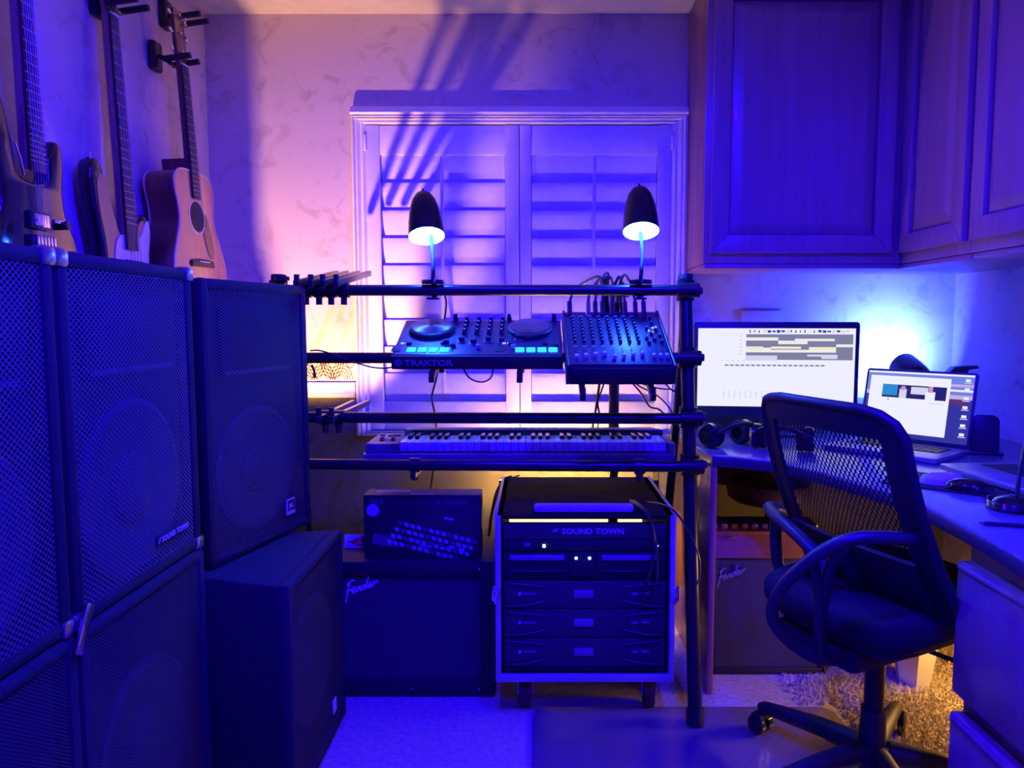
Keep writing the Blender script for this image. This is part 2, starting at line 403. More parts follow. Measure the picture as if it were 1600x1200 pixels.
for (s0, l0, l1, s1, rod) in ((576, 597, 790, 811.5, 693), (812.5, 830, 1025, 1046, 927)):
    x0, a0, a1, x1 = map(px2x, (s0, l0, l1, s1)); xr = px2x(rod)
    sh = MB()
    zb, zt = iz0+.003, iz1-.003
    sh.box(((x0+a0)/2, -.006, (zb+zt)/2), (a0-x0, .028, zt-zb), .003).box(((a1+x1)/2, -.006, (zb+zt)/2), (x1-a1, .028, zt-zb), .003)
    nl = int((ztop-zb-.02)/zpitch)
    zl = ztop - nl*zpitch
    pan = sh.build('shutter_frame', M['white'], win)
    MB().box(((a0+a1)/2, -.004, (ztop+zt)/2), (a1-a0, .024, zt-ztop-.002), .002).build('top_rail', M['white'], pan)
    MB().box(((a0+a1)/2, -.004, (zl+zb)/2), (a1-a0, .024, zl-zb-.002), .002).build('bottom_rail', M['white'], pan)
    # one louvre: shallow lens section
    prof = []
    for k in range(14):
        t = 2*PI*k/14; prof.append((.0062*math.sin(t), .5*(zpitch+.010)*math.cos(t)))
    for k in range(nl):
        lv = MB().prism(prof, -(a1-a0)/2+.002, (a1-a0)/2-.002, 'x').build('louver', M['white'], pan, 50) if k == 0 else again(lv)
        lv.location = ((a0+a1)/2, .004, ztop - (k+.5)*zpitch); lv.rotation_euler = (math.radians(9.5), 0, 0)
    MB().box((xr, -.032, (ztop+zl)/2+.012), (.013, .010, ztop-zl-.04), .003).build('tilt_rod', M['white'], pan)
    for zz in (zat(225, D), zat(640, D)):
        xh = x0-.002 if s0 < 700 else x1+.002
        MB().box((xh, -.022, zz), (.010, .012, .06), .002).build('hinge', M['white'], pan)
# ------------------------------------------------------------------ wall cabinets
def panel_door(parent, cx, cz, wd, ht, yf, m, name='door'):
    """raised-panel door, front towards -y at yf; local x centre cx, z centre cz"""
    fr = .062
    b = MB()
    b.prism([(cx-wd/2, cz-ht/2), (cx-wd/2+fr, cz-ht/2+fr), (cx-wd/2+fr, cz+ht/2-fr), (cx-wd/2, cz+ht/2)], yf, yf+.02, 'y', .003)
    b.prism([(cx+wd/2, cz-ht/2), (cx+wd/2-fr, cz-ht/2+fr), (cx+wd/2-fr, cz+ht/2-fr), (cx+wd/2, cz+ht/2)], yf, yf+.02, 'y', .003)
    b.prism([(cx-wd/2, cz-ht/2), (cx-wd/2+fr, cz-ht/2+fr), (cx+wd/2-fr, cz-ht/2+fr), (cx+wd/2, cz-ht/2)], yf, yf+.02, 'y', .003)
    b.prism([(cx-wd/2, cz+ht/2), (cx-wd/2+fr, cz+ht/2-fr), (cx+wd/2-fr, cz+ht/2-fr), (cx+wd/2, cz+ht/2)], yf, yf+.02, 'y', .003)
    d = b.build(name, m, parent)
    pw, ph = wd/2-fr-.001, ht/2-fr-.001
    t = bmesh.new()
    rings = [(0, .017), (.010, .012), (.040, .003), (.044, .003)]
    V = [[t.verts.new((cx+sx*(pw-o), yf+yy, cz+sz*(ph-o))) for sx, sz in ((-1, -1), (1, -1), (1, 1), (-1, 1))] for o, yy in rings]
    for A, B in zip(V, V[1:]):
        for k in range(4): t.faces.new((A[k], A[(k+1) % 4], B[(k+1) % 4], B[k]))
    t.faces.new(V[-1]); bmesh.ops.recalc_face_normals(t, faces=t.faces[:])
    MB()._merge(t).build('raised_panel', m, d, 10)
    return d
CBZ = zat(412, 2.62)
xa, xf = .585, 1.28
c = thing('wall_cabinet', (xa, 2.62, CBZ), 'tall maple wall cabinet with one raised-panel door above the monitor', 'cabinet')
cw, chh = xf-xa-.002, ZC-CBZ-.001
MB().box((cw/2, .175, chh/2), (cw, .309, chh), .002).build('body', M['woodside'], c)
MB().box((cw/2, .010, chh/2), (cw, .020, chh), .002).build('face_frame', M['wood'], c)
MB().box((cw/2, .16, -.009), (cw-.01, .32, .016), .003).build('light_rail', M['wood'], c)
panel_door(c, .335, chh/2+.005, .63, chh-.06, -.021, M['wood'])
for i, (ya, yb, lab) in enumerate(((2.205, 2.948, 'maple wall cabinet at the corner with a narrow raised-panel door'), (1.50, 2.203, 'maple wall cabinet at the right edge with a raised-panel door'))):
    # local x runs towards the camera (-y), front faces -x
    c = thing('wall_cabinet', (xf, yb, CBZ), lab, 'cabinet', (0, 0, -PI/2))
    L = yb-ya
    MB().box((L/2, .20, chh/2), (L, .358, chh), .002).build('body', M['woodside'], c)
    MB().box((L/2, .010, chh/2), (L, .020, chh), .002).build('face_frame', M['wood'], c)
    MB().box((L/2, .19, -.009), (L-.006, .37, .016), .003).build('light_rail', M['wood'], c)
    if i == 0: panel_door(c, .355+.18, chh/2+.005, .385, chh-.06, -.021, M['wood'])
    else: panel_door(c, L/2, chh/2+.005, L-.04, chh-.06, -.021, M['wood'])
# ------------------------------------------------------------------ desk
ZD = .78
ped_x, ped_y = .895, 1.52
outline = [(.535, D-.02), (.535, 2.33), (.548, 2.275), (.60, 2.255), (.70, 2.19), (.79, 2.02), (.86, 1.80), (.884, 1.66), (.875, 1.45), (.85, 1.15), (.82, .75), (XR-.003, .75), (XR-.003, D-.02)]
b = MB().prism(outline[::-1], ZD-.036, ZD, 'z', .006)
wt = tag(b.build('desk_worktop', [M['desk'], mat('dark_edge_band', (.07, .06, .085), .35)], None, 40), 'grey laminate L-shaped desk worktop with a curved inner corner', 'desk top')
for f_ in wt.data.polygons: f_.material_index = 1 if f_.normal.z < .3 else 0
pb = tag(MB().box((.556, 2.60, (ZD-.037)/2), (.022, .64, ZD-.037), .003).build('desk_end_panel', M['woodside']), 'upright maple panel holding up the left end of the desk', 'panel')
p = thing('drawer_pedestal', (ped_x, ped_y, 0), 'maple drawer pedestal under the desk at the right edge', 'drawers', (0, 0, -PI/2))
MB().box((.38, .36, (ZD-.04)/2), (.76, .68, ZD-.04), .002).build('body', M['wood'], p)
for (z0, z1) in ((.415, .70), (.05, .372)):
    dr = MB().box((.39, .003, (z0+z1)/2), (.76, .034, z1-z0), .006).build('drawer', M['wood'], p)
    MB().box((.39, -.014, z1-.012), (.75, .008, .010), .003).build('drawer_lip', M['wood'], dr)
# ------------------------------------------------------------------ loudspeakers on the left
def speaker(loc, rz, wd, ht, dp, label, grille, logo, taper=.16, corners=False, horn=True, group=None, sub=False):
    s = thing('subwoofer' if sub else 'loudspeaker', loc, label, 'speaker', (0, 0, rz), group)
    body = M['subbox'] if sub else M['box']
    fr = .03 if not sub else .028
    tp = taper*dp
    b = MB()
    b.prism([(-wd/2, .032), (wd/2, .032), (wd/2-tp, dp), (-wd/2+tp, dp)], .0, ht, 'z', .014)
    b.build('cabinet', body, s)
    b = MB(); r = .012
    b.box((-wd/2+fr/2, .018, ht/2), (fr, .036, ht), r).box((wd/2-fr/2, .018, ht/2), (fr, .036, ht), r)
    b.box((0, .0195, ht-fr/2-.0008), (wd-.01, .036, fr), r).box((0, .0195, fr/2+.0008), (wd-.01, .036, fr), r)
    b.build('front_frame', body, s)
    gw, gh = wd-2*fr+.004, ht-2*fr+.004
    bow = .010
    g = MB().grid(lambda u, v: ((u-.5)*gw, .008 - bow*(1-(2*u-1)**2)*.6, fr-.002+v*gh), 10, 2).build('grille', grille, s)
    def disc(zc_, R, name='woofer'):
        Mx = Matrix.Translation((0, .0315, zc_)) @ RX(PI/2)
        MB().lathe([(R, 0), (R, .008), (R*.93, .012), (R*.86, .007), (R*.40, -.0), (R*.36, .010), (R*.2, .017), (0, .020)], 40, Mx).build(name, M['cone'], s)
    if sub: disc(ht*.5, min(wd, ht)*.36)
    else:
        disc(ht*.30, wd*.38)
        h_ = MB(); h_.prism([(-wd*.32, ht*.66), (wd*.32, ht*.66), (wd*.32, ht*.90), (-wd*.32, ht*.90)], .014, .0315, 'y', .006)
        h_.build('horn', M['box'], s)
        MB().box((0, .012, ht*.67), (wd*.62, .010, .012), .003).build('horn_lip', M['cone'], s)
    if corners:
        for sx in (-1, 1):
            for zz in ((ht-.014, .014)):
                MB().box((sx*(wd/2-.012), .014, zz), (.034, .036, .034), .010).build('corner_protector', M['steel'], s)
    if logo == 'town':
        bd = MB().box((wd*.19, -.0005, ht*.115), (.125, .003, .022), .001).build('badge', M['dark'], s)
        text('badge_lettering', 'SOUND TOWN', .0165, M['print'], bd, (wd*.19-.044, -.003, ht*.115-.006), bold=.0004)
        MB().prism([(-.004, -.006), (.001, -.002), (-.002, -.001), (.004, .006), (-.001, .002), (.002, .001)], -.0035, -.002, 'y').build('badge_emblem', M['print'], bd, loc=(wd*.19-.053, 0, ht*.115))
    if logo == 'square':
        bd = MB().box((wd*.24, -.002, ht*.115), (.040, .004, .046), .001).build('badge', M['print'], s)
        MB().box((wd*.24, -.0045, ht*.115+.004), (.033, .002, .030), .0005).build('badge_field', M['dark'], bd)
        text('badge_lettering', 'JBL', .017, M['print'], bd, (wd*.24-.0125, -.0062, ht*.115-.002), bold=.0005)
    if logo == 'plate':
        MB().box((wd*.22, .000, .10), (.03, .004, .04), .001).build('badge', M['print'], s)
    return s
Q = PI/2
g1 = 'speakers stacked along the left wall'
SX = -.78
zS, zT = .672, zat(420, 1.70)
hS = zT-zS
speaker((SX, .985, zS), Q, .45, hS, .38, 'black loudspeaker cut off by the left edge, on a subwoofer', M['grille'], None, corners=True, group=g1)
speaker((SX, 1.455, zS), Q, .475, hS, .38, 'black loudspeaker with silver badge, standing between two other loudspeakers', M['grille'], 'town', corners=True, group=g1)
speaker((SX+.004, .985, 0), Q, .455, zS-.001, .46, 'black subwoofer at the bottom left corner of the picture', M['subgrille'], None, .05, sub=True, group=g1)
speaker((SX+.004, 1.457, 0), Q, .475, zS-.001, .46, 'tall black subwoofer under the loudspeaker with the silver lettered badge', M['subgrille'], None, .05, sub=True, group=g1)
zJ = .58
pa, pb_ = atz(332, 893, zJ), atz(489, 818, zJ)
mid = (pa+pb_)/2; ang = math.atan2(pb_.y-pa.y, pb_.x-pa.x)
jw = (pb_-pa).length
speaker((mid.x, mid.y, zJ), ang, jw, zat(446, pb_.y)-zJ, .36, 'black loudspeaker with small square badge, farthest of the row', M['linegrille'], 'square', .22, group=g1)
speaker((-.578, 1.925, 0), Q, .48, zJ-.001, .50, 'low black subwoofer with a broad flat top beside the amplifier', M['subgrille'], 'plate', .27, sub=True, group=g1)
MB_br = MB().box((0, 0, 0), (.008, .022, .085), .003)
br = MB_br.build('corner_bracket', M['steel'], None, loc=(SX+.012, 1.215, zS+.005), rot=(math.radians(-28), 0, 0))
tag(br, 'bent metal bracket at the seam between the left speaker stacks', 'bracket')
# ------------------------------------------------------------------ guitars on the left wall
def frets_and_strings(g, w0, w1, z_nut, z_end, scale, y, nf, ns, z_bridge, sw0, sw1, ybr):
    """fretboard from nut (width w0) to end (w1)"""
    b = MB(); b.prism([(-w0/2, z_nut), (w0/2, z_nut), (w1/2, z_end), (-w1/2, z_end)], y, y+.006, 'y', .001)
    fb = b.build('fretboard', M['rose'], g)
    f0 = None
    for k in range(1, nf+1):
        z = z_nut - scale*(1-2**(-k/12))
        if z < z_end+.004: break
        wd = w0+(w1-w0)*(z_nut-z)/(z_nut-z_end)
        if f0 is None: f0 = MB().box((0, 0, 0), (1, .0022, .0022)).build('fret', M['fret'], fb); fr_ = f0
        else: fr_ = again(f0)
        fr_.location = (0, y-.0008, z); fr_.scale = (wd*.98, 1, 1)
    MB().box((0, y-.001, z_nut+.002), (w0, .006, .004)).build('nut', M['whitekey'], fb)
    for k in range(ns):
        u = k/(ns-1)-.5
        MB().tube([(u*sw0, y-.003, z_nut), (u*sw1, ybr, z_bridge)], .0005 if ns > 4 else .0009, 4).build('string', M['string'], g)
def headstock(g, z, w0, mt, n, side=0, slab=.012, yb=0, ln=.17):
    if side: o = smooth2([(-w0/2, z), (w0/2, z), (w0*.62, z+.03), (w0*.75, z+.10), (w0*.35, z+ln), (-w0*.25, z+ln*.96), (-w0*.75, z+.05)], 4)
    else: o = [(-w0/2, z), (w0/2, z), (w0*.72, z+.03), (w0*.82, z+ln*.95), (w0*.4, z+ln), (0, z+ln*.96), (-w0*.4, z+ln), (-w0*.82, z+ln*.95), (-w0*.72, z+.03)]
    h = MB().prism(o, yb, yb+slab, 'y', .002).build('headstock', mt, g)
    for k in range(n):
        if side: xs, kk = [-1], k
        else: xs, kk = [-1, 1], k
        for sx in xs:
            zz = z+.035+kk*(ln-.06)/max(1, n-1)
            t = MB(); t.cyl((sx*w0*.45, yb-.006, zz), .004, .014, 10, RX(Q)); t.tube([(sx*w0*.5, yb+.006, zz), (sx*(w0*.85+.012), yb+.006, zz)], .003, 6)
            t.box((sx*(w0*.85+.018), yb+.006, zz), (.014, .008, .016), .003); t.build('tuner', M['chrome'], h)
GF = 1  # guitars hang on the wall with their fronts towards the room
def gt(x, y, z, label, tilt=0, lean=0): return thing('guitar', (x, y, z), label, 'guitar', (lean, tilt, Q), 'guitars hung on the left wall')
# acoustic: origin at the bridge, local x right, z up, front towards -y
yA = 2.56
pA = at(320, 408, yA); 
g = gt(XL+.135, 2.545, 1.392, 'natural acoustic guitar with dark pickguard hanging nearest the corner', math.radians(-1.5), math.radians(-2.5)); g.name = 'acoustic_guitar'
half = [(0, -.20), (.09, -.195), (.165, -.155), (.195, -.075), (.185, .01), (.150, .085), (.128, .135), (.130, .19), (.142, .235), (.135, .275), (.095, .30), (.03, .305)]
out = smooth2(half + [(-x, z) for x, z in half[::-1][:-1]] if True else half, 4)
MB().prism([(x*.985, z*.985+.0005) for x, z in out], .003, .098, 'y').build('body', M['mahog'], g, 60)
MB().prism(out, -.001, .0045, 'y', .002).build('soundboard', M['guitop'], g, 60)
def ringtube(R0, yy, zc_, rad): return [(R0*math.cos(2*PI*k/32), yy, zc_+R0*math.sin(2*PI*k/32)) for k in range(32)]
MB().tube([(x, -.0005, z) for x, z in out], .0032, 6, closed=True).build('binding', M['cream'], g)
MB().tube([(x*.99, .096, z*.99) for x, z in out], .0026, 6, closed=True).build('binding', M['cream'], g)
MB().cyl((0, -.0012, .155), .050, .0016, 40, RX(Q)).build('sound_hole', M['dark'], g)
MB().tube(ringtube(.056, -.0015, .155, 0), .005, 6, .3, closed=True).build('rosette', M['cream'], g)
MB().prism(smooth2([(.038, .10), (.060, .135), (.062, .17), (.085, .13), (.105, .06), (.092, .02), (.062, .035)], 4), -.0035, -.0012, 'y').build('pickguard', M['mahog'], g)
br_ = MB().prism([(-.085, -.012), (.085, -.012), (.080, .008), (.03, .014), (-.03, .014), (-.080, .008)], -.010, -.001, 'y', .002).build('bridge', M['rose'], g)
MB().box((0, -.012, .004), (.075, .006, .003)).build('saddle', M['whitekey'], br_)
frets_and_strings(g, .043, .056, .645, .215, .645, -.009, 20, 6, .004, .036, .054, -.014)
MB().prism([(-.022, .66), (.022, .66), (.027, .30), (-.027, .30)], -.003, .014, 'y', .004).build('neck', M['mahog'], g)
MB().prism([(-.028, .345), (.028, .345), (.028, .30), (-.028, .30)], .0, .09, 'y', .006).build('heel', M['mahog'], g)
headstock(g, .65, .044, M['mahog'], 3, 0, .014, -.002, .175)
# bass: origin at mid body
g = gt(XL+.075, 2.215, 1.36, 'dark sunburst bass guitar with white pickguard hanging in the middle', 0, math.radians(-2.2)); g.name = 'bass_guitar'
o = smooth2([(0, -.22), (.11, -.21), (.165, -.13), (.150, -.04), (.118, .02), (.125, .09), (.140, .13), (.120, .165), (.085, .145), (.06, .095), (-.035, .095), (-.075, .16), (-.105, .265), (-.135, .285), (-.160, .255), (-.158, .17), (-.135, .05), (-.145, -.03), (-.170, -.11), (-.13, -.20)], 5)
MB().prism(o, 0, .042, 'y', .010).build('body', M['gloss'], g, 50)
MB().prism([(x*.80-.01, z*.86) for x, z in o], -.0015, .001, 'y').build('burst_top', M['neck'], g, 50)
MB().prism(smooth2([(-.05, .085), (.05, .085), (.085, .125), (.110, .145), (.118, .11), (.098, .02), (.118, -.04), (.125, -.12), (.07, -.17), (0, -.10), (-.075, -.06), (-.085, .02)], 4), -.004, -.0012, 'y').build('pickguard', M['pearl'], g)
MB().box((0, -.010, .0), (.09, .014, .03), .003).build('pickup', M['black'], g)
MB().box((0, -.008, -.15), (.08, .014, .05), .002).build('bridge', M['chrome'], g)
frets_and_strings(g, .041, .060, .715, .045, .864, -.012, 20, 4, -.14, .034, .056, -.018)
MB().prism([(-.021, .73), (.021, .73), (.030, .08), (-.030, .08)], -.006, .016, 'y', .005).build('neck', M['neck'], g)
headstock(g, .72, .044, M['neck'], 4, 1, .014, -.004, .21)
MB().cyl((-.135, .02, .293), .007, .016, 12).build('strap_button', M['chrome'], g)
# electric
g = gt(XL+.075, 1.81, 1.438, 'black electric guitar with humbucker and pointed horns hanging at the left edge', math.radians(0), math.radians(-1.0)); g.name = 'electric_guitar'
o = smooth2([(0, -.20), (.10, -.19), (.158, -.12), (.150, -.04), (.118, .02), (.108, .08), (.118, .15), (.112, .20), (.085, .205), (.058, .16), (.045, .10), (-.045, .10), (-.062, .17), (-.085, .26), (-.115, .285), (-.135, .25), (-.135, .16), (-.118, .08), (-.120, .02), (-.155, -.05), (-.160, -.12), (-.10, -.19)], 5)
MB().prism(o, 0, .044, 'y', .011).build('body', M['gloss'], g, 50)
pk = MB().box((-.002, -.005, .0), (.075, .012, .042), .003).build('pickup', M['black'], g)
MB().box((-.002, -.0115, .0), (.055, .004, .030), .002).build('pickup_cover', M['chrome'], pk)
bg = MB().box((0, -.006, -.05), (.085, .014, .030), .003).build('bridge', M['black'], g)
for k in range(6): MB().box((-.03+k*.012, -.015, -.05), (.009, .008, .024), .001).build('saddle', M['chrome'], bg)
MB().cyl((.090, -.010, .0), .011, .018, 14, RX(Q)).build('knob', M['black'], g)
MB().cyl((.105, -.010, -.075), .012, .018, 14, RX(Q)).build('knob', M['black'], g)
MB().box((.07, -.008, .005), (.05, .006, .010), .002).build('selector_switch', M['chrome'], g)
MB().tube([(-.062, -.001, .17), (-.05, -.003, .135), (-.04, -.001, .10)], .003, 6).build('neck_joint_trim', M['chrome'], g)
frets_and_strings(g, .043, .057, .605, .115, .648, -.012, 22, 6, -.045, .036, .052, -.019)
MB().prism([(-.022, .62), (.022, .62), (.029, .12), (-.029, .12)], -.006, .016, 'y', .005).build('neck', M['neck'], g)
headstock(g, .61, .044, M['gloss'], 6, 1, .014, -.004, .19)
def hanger(y, z, label):
    h = thing('guitar_hanger', (XL, y, z), label, 'wall hanger', (0, 0, Q), 'guitar hangers on the left wall')
    MB().box((0, -.014, 0), (.055, .026, .095), .008).build('wall_block', M['satin'], h)
    MB().tube(smoothpath([(0, -.024, 0), (0, -.045, -.005), (0, -.062, -.018)], 4), .008, 8).build('arm', M['satin'], h)
    MB().tube(smoothpath([(-.030, -.062, -.018), (-.018, -.070, -.026), (0, -.066, -.024), (.018, -.070, -.026), (.030, -.062, -.018)], 4), .0075, 8).build('yoke', M['satin'], h)
    for sx in (-1, 1):
        MB().tube([(sx*.031, -.055, -.018), (sx*.031, -.145, -.006)], .0095, 10).build('prong', M['rubber'], h)
    return h
hanger(2.535, 2.07, 'black guitar hanger carrying the acoustic guitar')
hanger(2.215, 2.115, 'black guitar hanger carrying the bass guitar')
hanger(2.62, 2.235, 'empty black guitar hanger above the acoustic guitar headstock')
# ------------------------------------------------------------------ tubular keyboard rack
LR = ((.472, 2.10), (.472, 2.36)); LL = ((-.815, 2.19), (-.815, 2.36)); ZT = 1.335
def leg(side, z):
    (x0, y0), (x1, y1) = LR if side > 0 else LL
    t = z/ZT; return Vector((x0+(x1-x0)*t, y0+(y1-y0)*t, z))
rk = thing('keyboard_rack', (0, 0, 0), 'black tubular keyboard rack with four crossbars in front of the window', 'rack')
OFF = Vector((0, -.036, 0))
for s in (1, -1):
    lg = MB().tube([leg(s, .012), leg(s, ZT)], .0215, 16).build('leg', M['satin'], rk)
    MB().tube([leg(s, .0), leg(s, .05)], .0265, 16).build('foot', M['rubber'], lg)
    MB().tube([leg(s, ZT-.01), leg(s, ZT+.006)], .024, 16).build('end_cap', M['rubber'], lg)
    t = leg(s, 1.20)
    MB().tube([t+Vector((-.0*s, .024, 0)), (t.x-.005*s, 2.74, .012)], .015, 12).build('rear_leg', M['satin'], rk)
BARZ = (1.292, 1.083, .900, .757)
def barpt(i, x):
    a, c = leg(-1, BARZ[i])+OFF, leg(1, BARZ[i])+OFF
    t = (x-a.x)/(c.x-a.x); return a.lerp(c, t)
for i in range(4):
    MB().tube([barpt(i, -.85), barpt(i, .50)], .0172, 16).build('crossbar', M['satin'], rk)
    for s in (1, -1):
        l = leg(s, BARZ[i]); q = l+OFF
        cl = MB(); cl.tube([l-Vector((0, 0, .032)), l+Vector((0, 0, .032))], .029, 14)
        cl.tube([q-Vector((.034, 0, 0)), q+Vector((.034, 0, 0))], .0235, 14)
        cl = cl.build('clamp', M['satin'], rk)
        MB().tube([l+Vector((.026, .0, 0)), l+Vector((.052, 0, 0))], .012, 10).build('clamp_knob', M['black'], cl)
# centre post behind the mixer
MB().tube([(.285, 2.70, .012), (.285, 2.70, 1.30)], .019, 12).build('centre_post', M['satin'], rk)
MB().box((.285, 2.70, .006), (.16, .12, .012), .004).build('post_base', M['satin'], rk)
MB().tube([(.285, 2.70, 1.27), (.285, barpt(0, .285).y+.018, 1.285)], .014, 10).build('post_brace', M['satin'], rk)
def arm(front, back, peg=.05, i=0, under=True, x=None):
    f, k = Vector(front), Vector(back)
    a = MB().bar(f, k, .016, .020, bev=.002).build('support_arm', M['satin'], rk)
    d = (f-k).normalized()
    MB().tube([f-d*.012+Vector((0, 0, -.012)), f-d*.012+Vector((0, 0, peg))], .0085, 10).build('stop_peg', M['rubber'], a)
    t = (barpt(i, f.x).y-f.y)/(k.y-f.y); p = f.lerp(k, t); q = barpt(i, p.x)
    cl = MB(); cl.tube([q-Vector((.016, 0, 0)), q+Vector((.016, 0, 0))], .0235, 12)
    if abs(p.z-q.z) > .03: cl.bar(q+Vector((0, 0, .0)), p, .018, .022, up=(0, 1, 0))
    cl.tube([q+Vector((0, -.006, -.02)), q+Vector((0, -.006, -.045))], .010, 8)
    cl.build('arm_clamp', M['satin'], a)
# parked arms at the left end of the top bar, and two on the third bar
for (fx, bx) in ((462, 526), (484, 542), (503, 560), (524, 577)):
    f = at(fx, 443, 2.20); k = at(bx, 427, 2.75); arm(f, k, .026, 0)
MB().tube([barpt(0, -.79)+Vector((0, 0, .03)), barpt(0, -.79)+Vector((0, 0, .042))], .022, 14).build('end_disc', M['satin'], rk)
for (fx, bx) in ((497, 552), (517, 575)):
    arm(at(fx, 656, 2.16), at(bx, 629, 2.72), .035, 2)
# arms under controller, mixer and keyboard
for px in (675, 812): arm((at(px, 575, 2.07).x, 2.052, 1.034), (at(px, 575, 2.07).x, 2.335, 1.146), .020, 1)
for px in (911, 1021): arm((at(px, 590, 1.99).x, 1.985, .990), (at(px, 590, 1.99).x, 2.33, 1.146), .022, 1)
for px in (646, 1000): arm((at(px, 735, 2.2).x, 2.19, .733), (at(px, 735, 2.2).x, 2.48, .733), .003, 3)
# ------------------------------------------------------------------ DJ controller
TH = math.atan2(.10, .25)
dj = thing('dj_controller', (-.167, 2.08, 1.10), 'blue-lit DJ controller with two jog wheels and eight cyan pads', 'dj controller', (TH, 0, 0))
W2, DP = .2425, .268
bd = MB().box((0, DP/2, -.022), (2*W2, DP, .044), .004).build('body', M['black'], dj)
# front face (vertical lip, carries the lettering)
fp = MB().box((0, -.002, -.020), (2*W2, .010, .040), .002).build('front_panel', M['dark'], dj)
text('lettering', 'TRAKTOR', .026, M['greyprint'], fp, (-.205, -.0082, -.028), bold=.0006, sx=1.15)
MB().tube([(-.222+.009*math.cos(a), -.0075, -.019+.009*math.sin(a)) for a in [2*PI*k/20 for k in range(20)]], .0016, 5, closed=True).build('emblem', M['greyprint'], fp)
MB().tube([(-.222+.004*math.cos(a), -.0075, -.019+.004*math.sin(a)) for a in [2*PI*k/12 for k in range(12)]], .0012, 5, closed=True).build('emblem', M['greyprint'], fp)
top = M['kbtop'] = mat('dj_top_plate', (.06, .06, .075), .33, .3)
MB().box((0, DP/2, .0006), (2*W2-.012, DP-.012, .0016)).build('top_plate', top, dj)
brushed = mat('brushed_jog_metal', (.32, .32, .36), .22, .9)
brushed.node_tree.nodes['Principled BSDF'].inputs['Anisotropic'].default_value = .85
for s in (-1, 1):
    j = MB().lathe([(0, 0), (.067, 0), (.069, .006), (.067, .014), (.062, .017), (0, .017)], 48).build('jog_wheel', M['black'], dj, loc=(s*.148, .176, .001))
    MB().cyl((0, 0, .0175), .059, .0016, 48).build('jog_plate', brushed, j)
    for k in range(4):
        pd = MB().box((0, 0, 0), (.0255, .030, .004), .003).build('pad', M['cyanpad'], dj, loc=(s*.148 - .040+.0315*k + (.012 if s > 0 else -.002), .034, .003))
    for k in range(2): MB().box((s*.148-.075+.014*k, .082, .002), (.010, .006, .003), .001).build('deck_button', M['ledwhite'], dj)
    MB().box((s*.148-.085, .040, .002), (.028, .034, .002), .001).build('deck_panel', M['dark'], dj)
    for kx, ky in ((-.055, .078), (.045, .078)): MB().box((s*.148+kx, ky, .004), (.016, .012, .008), .002).build('loop_encoder', M['dark'], dj)
    MB().box((s*.148+s*.0+.075, .060, .001), (.006, .07, .002)).build('tempo_slot', M['dark'], dj)
    MB().box((s*.148+.075, .058, .006), (.014, .010, .012), .002).build('tempo_fader', M['dark'], dj)
kn = None
def knob(parent, loc, r=.0065, h=.016, name='knob', m=None):
    global kn
    key = (round(r, 4), h, (m or M['dark']).name)
    cache = knob.__dict__.setdefault('c', {})
    if key in cache: o = place(name, cache[key], parent, loc)
    else:
        o = MB().lathe([(0, 0), (r, 0), (r*.96, h*.4), (r*.78, h*.5), (r*.72, h), (0, h)], 12).box((0, r*.25, h+.0004), (r*.45, r*.95, .001), mi=1).build(name, [m or M['dark'], M['whiteprint']], parent, loc=loc); cache[key] = o.data
    return o
for cx_ in range(4):
    for k in range(4):
        kb = knob(dj, (-.036+.037*cx_-.012, .245-.032*k, .001), .0075, .018)
for x, y in ((-.085, .262), (.082, .262), (.222, .262)): knob(dj, (x, y, .001), .008, .022)
for x, y in ((-.052, .100), (-.016, .085), (.026, .102), (.066, .094), (-.095, .080), (.115, .115)):
    q = MB().box((0, 0, .001), (.026, .026, .002), .001).build('button_surround', M['kbbody'], dj, loc=(x, y, .001))
    MB().box((0, 0, .008), (.017, .014, .012), .002).build('button', M['dark'], q)
for x in (.0, .10): 
    MB().box((x, .055, .0015), (.004, .05, .001)).build('fader_slot', M['dark'], dj)
    MB().box((x, .046, .008), (.012, .009, .014), .002).build('fader_cap', M['print'], dj)
# ------------------------------------------------------------------ mixing desk
tm = math.atan2(.150, .33)
mxr = thing('mixing_desk', (.085, 2.0, 1.076), 'compact audio mixer with rows of knobs and faders on the rack', 'mixer', (tm, 0, 0))
MW, ML = .293, .362
bluegrey = mat('mixer_panel', (.030, .032, .05), .4)
MB().prism([(0, -.055), (ML, -.055), (ML, -.004), (0, -.004)], 0, MW, 'x', .003).build('body', M['dark'], mxr)
MB().box((MW/2, ML/2, -.001), (MW-.012, ML-.012, .006), .001).build('panel', bluegrey, mxr)
for s in (0, 1): MB().prism([(-.003, -.056), (ML+.002, -.056), (ML+.002, .004), (-.003, .004)], s*MW-(.004), s*MW+.004, 'x', .002).build('end_cheek', M['black'], mxr)
MB().box((MW/2, -.002, -.030), (MW-.01, .008, .050), .002).build('front_lip', M['dark'], mxr)
for ch in range(8):
    x = .026+.0262*ch
    for k in range(8): 
        kk = knob(mxr, (x, .300-.0232*k, .002), .0052, .010)
    MB().box((x, .062, .0026), (.003, .075, .0012)).build('fader_slot', M['dark'], mxr)
    MB().box((x, .040+.006*((ch*5) % 4), .008), (.010, .014, .012), .002).build('fader_cap', M['whiteprint'], mxr)
    b = MB()
    for k in range(6): b.box((x+.011, .030+.0125*k, .0023), (.007, .0016, .0006))
    b.box((x, .115, .0023), (.012, .004, .0006))
    b.build('fader_scale', M['print'], mxr)
for k in range(11):
    x, y = [(.243, .30), (.262, .30), (.262, .262), (.243, .225), (.268, .215), (.252, .19), (.275, .175), (.235, .16), (.256, .15), (.275, .135), (.238, .13)][k]
    knob(mxr, (x, y, .002), .0055, .010)
